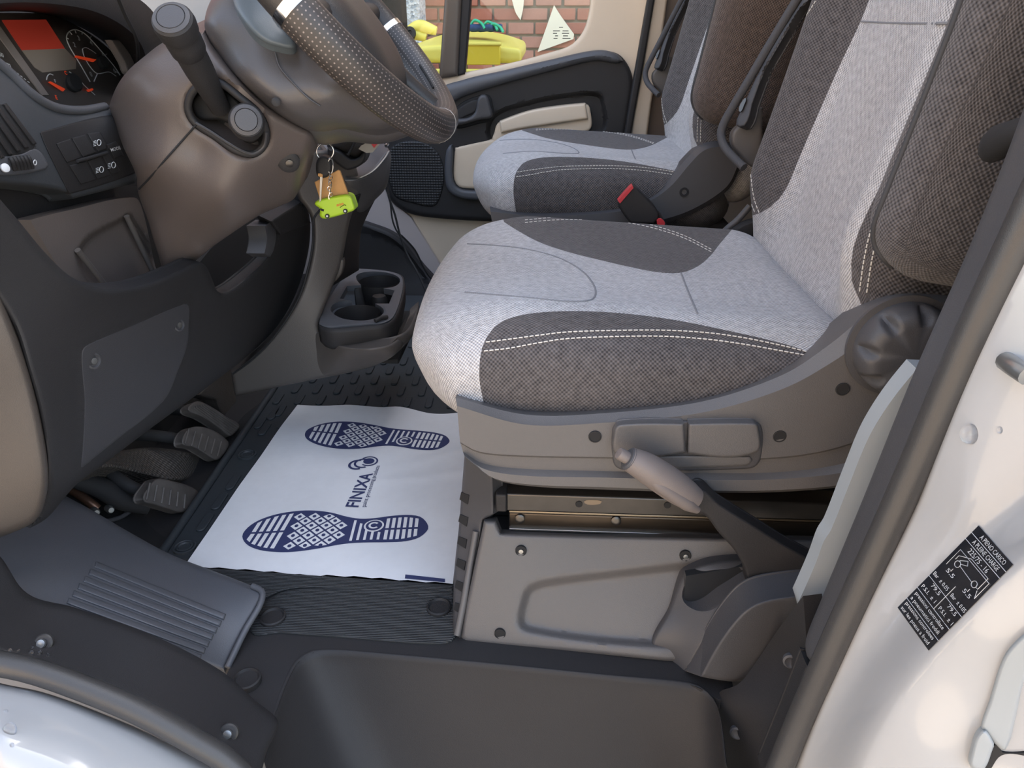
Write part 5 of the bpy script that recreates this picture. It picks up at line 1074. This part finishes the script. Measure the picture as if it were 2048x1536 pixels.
rmp.color_ramp.elements[0].position = .12; rmp.color_ramp.elements[0].color = (.26, .22, .20, 1); rmp.color_ramp.elements[1].position = .19; rmp.color_ramp.elements[1].color = (.042, .037, .035, 1)
nt.links.new(tcn.outputs['UV'], vz.inputs['Vector']); nt.links.new(vz.outputs['Distance'], rmp.inputs[0]); nt.links.new(rmp.outputs[0], nt.nodes['Principled BSDF'].inputs['Base Color'])
rimseg('rim', -1.54, -.06, .0205, m_perf); rimseg('rim', -.05, 1.36, .0205, m_perf); rimseg('rim', 1.41, 4.69, .020, m_leather); rimseg('rim_seam', -.06, -.05, .0208, m_thread)
rimseg('chrome_ring', -1.60, -1.54, .0212, m_chrome); rimseg('chrome_ring', 1.36, 1.41, .0212, m_chrome)
def hubf(V):
    V = V.copy(); V[:, 2] *= 1-.3*(V[:, 0]/.09)**2; V[:, 1] *= 1-.12*np.clip(V[:, 0]/.1, 0, 1); return V
RW = Matrix((e2, e1, wn_)).transposed()
if RW.determinant() < 0: RW = Matrix((e2, -e1, wn_)).transposed()
rbox('hub_pad', WC-wn_*.018, (.120, .095, .042), (.05, .05, .03), m_leather, sw_, n=(20, 20, 10), R=RW.to_4x4(), deform=hubf)
for sg in (-1, 1):
    tube('spoke', [WC+e1*(.07*sg)-wn_*.01, WC+e1*(.12*sg)-wn_*.006, wp(1.57*sg, .175, 0)], [.022, .018, .016], m_leather, sw_, n=14, seg=14)
for sg in (-1, 1):
    tube('lower_spoke', [WC+e2*.06+e1*(.05*sg)-wn_*.012, WC+e2*.12+e1*(.055*sg)-wn_*.006, wp(.33*sg, .178, 0)], [.016, .013, .013], m_leather, sw_, n=14, seg=12)
tube('lower_stitching', [wp(.55+.05*i, .163, .012) for i in range(8)], .0016, m_void, sw_, n=24, seg=6)
# ================================================================ centre console
con = empty('centre_console', (-.45, 1.35, .05), 'dark centre console with gear lever boot above a double cup holder', 'console')
SD = Depth(C('y', 1.20, (470, 785), (620, 760), (560, 650))+C('y', 1.24, (640, 450), (620, 400))+C('y', 1.22, (650, 620), (740, 730))+C('y', 1.27, (690, 460))+C('y', 1.26, (790, 700))+C('y', 1.36, (815, 650)))
m_con = M('console_plastic', (.080, .071, .065), .48, grain=.4, var=.08)
sheet('side_panel', [(560, 300, 1), (700, 300, 1), (720, 380), (700, 440), (684, 520), (668, 566), (655, 600), (640, 640), (640, 662), (680, 690), (740, 694), (790, 680), (818, 640, 1), (817, 655), (805, 690), (780, 715), (740, 735), (600, 765), (470, 792, 1), (462, 745, 1), (530, 690), (590, 610), (622, 520), (625, 440), (600, 400, 1)], SD, m_con, con, thick=.03, rnd=8, rd=.010, res=9)
tube('panel_gap', [SD.at(a, b, .001) for a, b in [(645, 415), (627, 440), (624, 500), (600, 590), (555, 665), (510, 715), (466, 748)]], .0018, m_void, con, seg=6)
sheet('rear_face', [(700, 400, 1), (765, 360, 1), (757, 385), (735, 430), (722, 465), (718, 540, 1), (665, 572, 1), (684, 520), (693, 450)], C('y', 1.29, (693, 450), (670, 565))+C('y', 1.42, (722, 465), (718, 535), (757, 385)), m_black, con, thick=.03, rnd=4, rd=.006, res=8)
sheet('rear_slot', [(676, 525), (686, 518), (684, 545), (672, 562), (666, 566)], C('y', 1.262, (676, 525), (684, 545), (668, 566)), m_con, con, thick=.01, rnd=4, rd=.004, res=5)
# tower with gear boot and tray
sheet('tower', [(690, 398, 1), (560, 420, 1), (560, 300, 1), (640, 290, 1), (690, 345), (715, 352), (745, 335), (776, 298), (782, 310), (780, 340), (772, 375), (750, 400), (720, 425)], C('y', 1.30, (690, 398), (600, 340))+C('y', 1.30, (720, 360))+C('y', 1.38, (780, 310), (775, 375)), m_grey2, con, thick=.08, rnd=10, rd=.014, res=8)
tube('tower_seam', [Depth(C('y', 1.295, (690, 398), (600, 340))+C('y', 1.295, (720, 360))+C('y', 1.375, (780, 310), (775, 375))).at(a, b) for a, b in [(690, 360), (715, 358), (745, 343), (768, 318), (778, 302)]], .0016, m_steel, con, seg=6)
boot = sheet('gear_boot', [(660, 262, 1), (735, 255, 1), (748, 270), (728, 300), (712, 318), (700, 310), (680, 300), (655, 295)], C('y', 1.27, (660, 262), (712, 318))+C('y', 1.24, (735, 258), (700, 290)), m_leather, con, thick=.05, rnd=8, rd=.012, res=7)
tube('boot_stitching', [Depth(C('y', 1.236, (735, 258), (700, 290), (690, 310))).at(a, b) for a, b in [(722, 262), (712, 280), (703, 298), (696, 310)]], .002, m_void, boot, seg=6)
sheet('boot_frame', [(655, 296, 1), (680, 303), (704, 318), (720, 312), (728, 302), (732, 312), (722, 330), (695, 340), (680, 332), (655, 312, 1)], C('y', 1.25, (655, 300), (720, 320), (690, 335)), m_black, con, thick=.03, rnd=5, rd=.006, res=6)
sheet('blue_tray', [(645, 268, 1), (655, 262), (690, 254), (694, 258), (688, 268), (668, 275), (652, 273)], C('y', 1.30, (645, 268), (690, 254), (668, 275)), M('blue_grey_tray', (.13, .20, .28), .3), con, thick=.01, rnd=3, rd=.003, res=5)
card_ = sheet('striped_card', [(717, 298, 1), (748, 256, 1), (758, 262, 1), (762, 285, 1), (745, 305, 1), (733, 306, 1)], C('y', 1.245, (717, 298), (748, 256), (762, 285)), M('card_grey', (.36, .33, .28), .6), con, thick=.002, res=8); tag(card_, 'pale card with a red stripe')
sheet('card_stripe', [(733, 274, 1), (740, 268, 1), (755, 288, 1), (748, 296, 1)], C('y', 1.2445, (717, 298), (748, 256), (762, 285)), m_red, card_, thick=.001, res=8, lift=.001)
tube('chrome_edge', [P(755, 262, y=1.30), P(765, 268, y=1.30), P(774, 272, y=1.31), P(776, 285, y=1.33), P(772, 292, y=1.32)], .003, m_chrome, con, seg=8)
# double cup holder
ZC = .232
tray_o = [(700, 537, 1), (760, 540), (796, 548), (806, 560), (803, 590), (788, 632), (770, 645), (740, 648), (690, 652), (655, 655), (638, 648, 1), (645, 620), (665, 585), (690, 550)]
h1 = [(712, 553), (725, 545), (752, 543), (785, 548), (800, 558), (797, 568), (785, 574), (767, 576, 1), (789, 581, 1), (778, 607, 1), (750, 607, 1), (766, 617), (767, 626), (752, 636), (725, 641), (690, 638), (670, 630), (661, 620), (665, 610), (680, 603), (704, 602, 1), (680, 597, 1), (694, 572, 1), (722, 570, 1)]
TDp = C('z', ZC, (700, 540), (800, 560), (650, 650))
cupt = sheet('cup_tray', tray_o, TDp, m_slate, con, thick=.012, rnd=5, rd=.004, res=6, holes=[h1])
def ringc(px, py, r): q = P(px, py, z=ZC); return q
c1 = P(757, 560, z=ZC); c2 = P(714, 622, z=ZC)
for c_ in (c1, c2): lathe('cup_well', [(.042, -.003), (.040, -.04), (.038, -.075), (.001, -.076)], c_, (0, 0, 1), m_black, cupt, seg=26, open_=True)
prism('well_divider', [P(707, 575, z=ZC-.004), P(723, 573, z=ZC-.004), P(733, 617, z=ZC-.05), P(712, 622, z=ZC-.05)], (0, .01, -.03), m_dash, cupt, bevel=.003)
box('well_floor', ((c1.x+c2.x)/2, (c1.y+c2.y)/2, ZC-.085), (.16, .26, .01), m_void, cupt)
lathe('well_tube', [(.016, -.06), (.016, -.02), (.013, -.012), (.006, -.010)], P(757, 580, z=ZC), (0, 0, 1), m_black, cupt, seg=20)
tube('tray_clip', [P(750, 642, z=ZC+.003), P(762, 636, z=ZC+.005), P(774, 634, z=ZC+.003)], .004, m_black, cupt, seg=8)
# front skirt of the tray
def skirt(dz, k, l): 
    r = []
    for px, py in l:
        q = P(px, py, z=ZC); r.append(Vector((q.x*1+k*(q.x+.36)*.0, q.y, ZC+dz)))
    return r
edge = [(638, 648), (660, 655), (700, 653), (740, 649), (772, 645), (790, 630), (804, 590), (807, 560), (797, 547), (760, 539)]
sk0 = [P(a, b, z=ZC) for a, b in edge]; cc = sum(sk0, Vector())/len(sk0)
def ins(k, dz): return [Vector((cc.x+(q.x-cc.x)*k, cc.y+(q.y-cc.y)*k, ZC+dz)) for q in sk0]
loft('tray_skirt', [ins(1, -.002), ins(1.01, -.010), ins(1.0, -.032), ins(.93, -.045)], m_dash, con, n=50, thick=.004)
sheet('tray_base', [(560, 690, 1), (640, 664), (680, 690), (740, 696), (790, 682), (812, 645), (820, 618, 1), (820, 645), (812, 678), (795, 705), (762, 726), (720, 738), (560, 768, 1)], Depth(C('y', 1.165, (680, 700))+C('y', 1.15, (740, 705))+C('y', 1.175, (790, 690))+C('y', 1.30, (815, 645))+C('y', 1.19, (740, 733))+C('y', 1.20, (640, 700), (650, 750))+C('y', 1.225, (600, 700), (600, 760))+C('y', 1.25, (565, 700), (565, 760))), m_con, con, thick=.04, rnd=6, rd=.006, res=8)
0 and loft('tray_lower', [ins(.95, -.040), ins(1.0, -.044), ins(.98, -.060), ins(.84, -.092), ins(.6, -.115)], m_con, con, n=50, thick=.004)
# ================================================================ pedals and footwell
m_pad = M('worn_pedal_rubber', (.085, .076, .070), .6, var=.7, vscale=40)
fwc = sheet('footwell_carpet', [(100, 1000, 1), (200, 900, 1), (330, 800, 1), (470, 730, 1), (560, 760, 1), (470, 880, 1), (330, 1115, 1), (240, 1070, 1)], C('x', -.70, (470, 780), (400, 900))+C('x', -.76, (200, 930), (300, 820))+C('z', -.004, (330, 1110), (480, 880))+C('z', .004, (240, 1060)), m_void, thick=.02, res=14)
tag(fwc, 'black footwell lining behind the pedals', 'footwell')
m_ribt = M('patterned_lining', (.075, .066, .058), .5); nt = m_ribt.node_tree; vz = nt.nodes.new('ShaderNodeTexVoronoi'); vz.inputs['Scale'].default_value = 190; vz.inputs['Randomness'].default_value = .1; tcn = nt.nodes.new('ShaderNodeTexCoord'); bpn = nt.nodes.new('ShaderNodeBump'); bpn.inputs['Distance'].default_value = .003
nt.links.new(tcn.outputs['Object'], vz.inputs['Vector']); nt.links.new(vz.outputs['Distance'], bpn.inputs['Height']); nt.links.new(bpn.outputs[0], nt.nodes['Principled BSDF'].inputs['Normal'])
ft = sheet('footwell_tunnel', [(225, 905, 1), (300, 895), (380, 905), (420, 915), (390, 950), (350, 962), (290, 950), (220, 935), (180, 945, 1)], C('x', -.68, (225, 905), (300, 895))+C('x', -.64, (380, 905), (415, 918))+C('x', -.655, (300, 940), (220, 935)), m_ribt, thick=.03, rnd=8, rd=.012, res=7)
tag(ft, 'dimpled brown-black hump between clutch and brake pedals', 'footwell')
def pedal(name, label, pad, ctrl, armpts, ridges, mat):
    r = empty(name, P(pad[0][0], pad[0][1], x=-.6), label, 'pedal', 'foot pedals')
    D = Depth(ctrl); p = sheet('pad', pad, D, mat, r, thick=.016, rnd=5, rd=.006, res=6)
    for (a, b) in ridges: tube('tread_rib', [D.at(a[0], a[1], .001), D.at((a[0]+b[0])/2, (a[1]+b[1])/2, .001), D.at(b[0], b[1], .001)], .0018, m_pad, p, seg=6)
    tube('arm', armpts, [.009, .010, .010, .009], m_void, r, n=24, seg=10)
    return r
pedal('clutch_pedal', 'worn clutch pedal nearest the ribbed footrest', [(285, 1000), (298, 972), (315, 957), (345, 962), (385, 975), (398, 990), (385, 1012), (365, 1025), (335, 1018), (310, 1010)], C('x', -.60, (285, 1000), (315, 957))+C('x', -.585, (398, 990), (365, 1025)),
      [P(310, 990, x=-.615), P(265, 975, x=-.64), P(220, 945, x=-.68), P(180, 900, x=-.72)], [((300+i*14, 966+i*4.5), (293+i*15, 1000+i*3.4)) for i in range(6)], m_pad)
pedal('brake_pedal', 'worn brake pedal in the middle of the three', [(364, 888), (372, 862), (392, 853), (425, 860), (452, 878), (458, 890), (445, 912), (432, 920), (405, 905), (385, 894)], C('x', -.61, (364, 888), (392, 853))+C('x', -.59, (458, 890), (432, 920)),
      [P(385, 885, x=-.62), P(340, 875, x=-.65), P(290, 870, x=-.69), P(240, 870, x=-.74)], [((378+i*13, 858+i*5), (370+i*13, 888+i*5)) for i in range(6)], m_pad)
pedal('accelerator_pedal', 'ridged accelerator pedal furthest from the door', [(375, 820), (385, 806), (400, 803), (430, 818), (455, 835), (479, 850), (470, 866), (458, 872), (430, 850), (400, 832)], C('x', -.63, (375, 820), (400, 803))+C('x', -.60, (479, 850), (458, 872)),
      [P(400, 825, x=-.65), P(380, 822, x=-.67), P(350, 820, x=-.70), P(320, 818, x=-.74)], [((386+i*4.5, 807+i*0.5+8-i*1.6), (459+i*3.4, 870-i*3.2)) for i in range(6)], m_pad)
clk = empty('clutch_linkage', P(200, 1010, x=-.72), 'black clutch linkage with bare metal bolts beside the clutch pedal', 'linkage')
lathe('booster', [(.05, -.02), (.05, .0), (.045, .008), (.02, .010), (.002, .010)], P(200, 1010, x=-.73), (1, -.5, .3), m_void, clk, seg=28)
tube('linkage_rod', [P(145, 980, x=-.72), P(180, 1005, x=-.69), P(195, 1018, x=-.68)], .007, M('copper_brown', (.16, .09, .06), .35, metal=.7), clk, seg=8)
for px, py in ((187, 1021), (216, 1016)): lathe('bolt', [(.006, 0), (.006, .012), (.004, .016), (.002, .016)], P(px, py, x=-.675), (.7, -.6, .2), m_steel, clk, seg=10)
tube('linkage_arc', [P(200, 1045, x=-.68), P(240, 1035, x=-.67), P(270, 1015, x=-.66)], .004, m_grey2, clk, seg=8)
tube('linkage_plate', [P(150, 960, x=-.70), P(200, 975, x=-.68), P(250, 1000, x=-.66), P(300, 1015, x=-.63)], [.012, .016, .018, .012], m_void, clk, seg=10)
bx = sheet('footwell_box', [(395, 790, 1), (445, 735, 1), (470, 740, 1), (470, 790, 1), (478, 845), (455, 845), (430, 800, 1)], C('x', -.66, (395, 790), (470, 740), (470, 840)), M('carpet_brown', (.055, .045, .038), .9, grain=1, gscale=400), thick=.03, rnd=6, rd=.008, res=8)
tag(bx, 'rough brown-black sound lining above the accelerator', 'lining')
# ================================================================ keys
ky = empty('key_bunch', P(652, 275, y=1.06), 'car key on a steel ring with tan tag and lime green van charm', 'keys')
YK = 1.06; QK = C('y', YK, (640, 300), (700, 400), (620, 420))
tube('split_ring', [P(650+17*math.cos(t), 303+17*math.sin(t), y=YK) for t in np.linspace(0, 6.28, 20, endpoint=False)], .0012, m_chrome, ky, n=40, closed=True, seg=8)
tube('hook', [P(645, 268, y=YK), P(652, 275, y=YK), P(650, 286, y=YK)], .0015, m_chrome, ky, seg=8)
sheet('ignition_key', [(628, 264), (645, 262), (652, 270), (640, 282), (625, 285)], C('y', YK+.01, (640, 300), (700, 400), (620, 420)), m_slate, ky, thick=.012, rnd=4, rd=.005, res=5)
fob = sheet('key_fob', [(634, 320), (642, 312), (655, 314), (663, 325), (662, 345), (652, 355), (637, 354), (632, 340)], C('y', YK-.004, (640, 300), (700, 400), (620, 420)), m_black, ky, thick=.012, rnd=6, rd=.006, res=4)
sheet('fob_button', [(636, 347), (645, 349), (645, 354), (636, 352)], C('y', YK-.006, (640, 300), (700, 400), (620, 420)), m_tan, fob, thick=.003, res=4)
sheet('key_blade', [(640, 354, 1), (645, 354, 1), (642, 400, 1), (639, 405, 1)], C('y', YK-.006, (640, 300), (700, 400), (620, 420)), m_steel, ky, thick=.002, res=5)
sheet('tan_tag', [(629, 364, 1), (676, 340, 1), (680, 342, 1), (698, 392, 1), (690, 402, 1), (645, 415, 1)], C('y', YK+.006, (640, 300), (700, 400), (620, 420)), m_tan, ky, thick=.003, rnd=2, rd=.001, res=7)
for i in range(9):
    t = i/8; a = P(660+5*t*0+2*math.sin(i*2.1), 350+t*44, y=YK-.006)
    tube('chain_link', [a+Vector((.0022*math.cos(s)*(1 if i % 2 else .4), .001*math.sin(s), .0032*math.sin(s))) for s in np.linspace(0, 6.28, 8, endpoint=False)], .0006, m_chrome, ky, n=12, closed=True, seg=5)
tube('second_ring', [P(661+5*math.cos(t), 332+15*math.sin(t), y=YK-.003) for t in np.linspace(0, 6.28, 14, endpoint=False)], .001, m_steel, ky, n=30, closed=True, seg=6)
van = sheet('van_charm', [(629, 408), (636, 400), (690, 389), (702, 393), (707, 405), (710, 418), (703, 423), (660, 436), (645, 437), (639, 430), (640, 418)], C('y', YK-.004, (640, 300), (700, 400), (620, 420)), m_lime, ky, thick=.018, rnd=5, rd=.006, res=5)
KQ = Depth(C('y', YK-.0048, (640, 300), (700, 400), (620, 420)))
text('van_text', 'ano', lambda a, b: KQ.at(673+14*a+b*0, 413-3.5*a-6*b), m_orange, van, width=1, bold=.02)
tube('van_swoosh', [KQ.at(680, 415, .0005), KQ.at(688, 410, .0005), KQ.at(692, 411, .0005)], .0004, m_void, van, seg=4)
sheet('van_window', [(640, 417, 1), (648, 419, 1), (647, 423, 1), (641, 421, 1)], KQ, m_void, van, thick=.001, res=5, lift=.0005)
for px, py in ((655, 432), (691, 422)):
    w_ = lathe('wheel', [(.0032, 0), (.0032, .002), (.001, .0022)], KQ.at(px, py, .000), (0, -1, .1), m_void, van, seg=12); lathe('wheel_cap', [(.0016, .002), (.0016, .0027), (.0005, .0028)], KQ.at(px, py, .0), (0, -1, .1), m_print, w_, seg=10)
# charging lead hanging beside the console
o = tube('charging_cable', [P(770, 355, y=1.62), P(778, 395, y=1.62), P(790, 430, y=1.62), P(800, 470, y=1.62), P(815, 510, y=1.61), P(835, 545, y=1.58), P(855, 590, y=1.55), P(868, 625, y=1.53), Vector((-.14, 1.50, .03)), Vector((-.10, 1.50, .003)), Vector((-.02, 1.52, .003))], .0024, m_void, n=60, seg=8); tag(o, 'thin black charging lead hanging beside the cup holder', 'cable')
o = tube('charging_cable', [P(772, 355, y=1.66), P(780, 400, y=1.66), P(785, 440, y=1.66), P(795, 465, y=1.66), P(802, 470, y=1.66), P(830, 500, y=1.68), P(850, 540, y=1.69), P(872, 565, y=1.70), Vector((-.17, 1.70, .06)), Vector((-.12, 1.70, .003)), Vector((-.03, 1.68, .003))], .002, m_void, n=60, seg=8); tag(o, 'second black lead trailing along the far kick panel', 'cable')
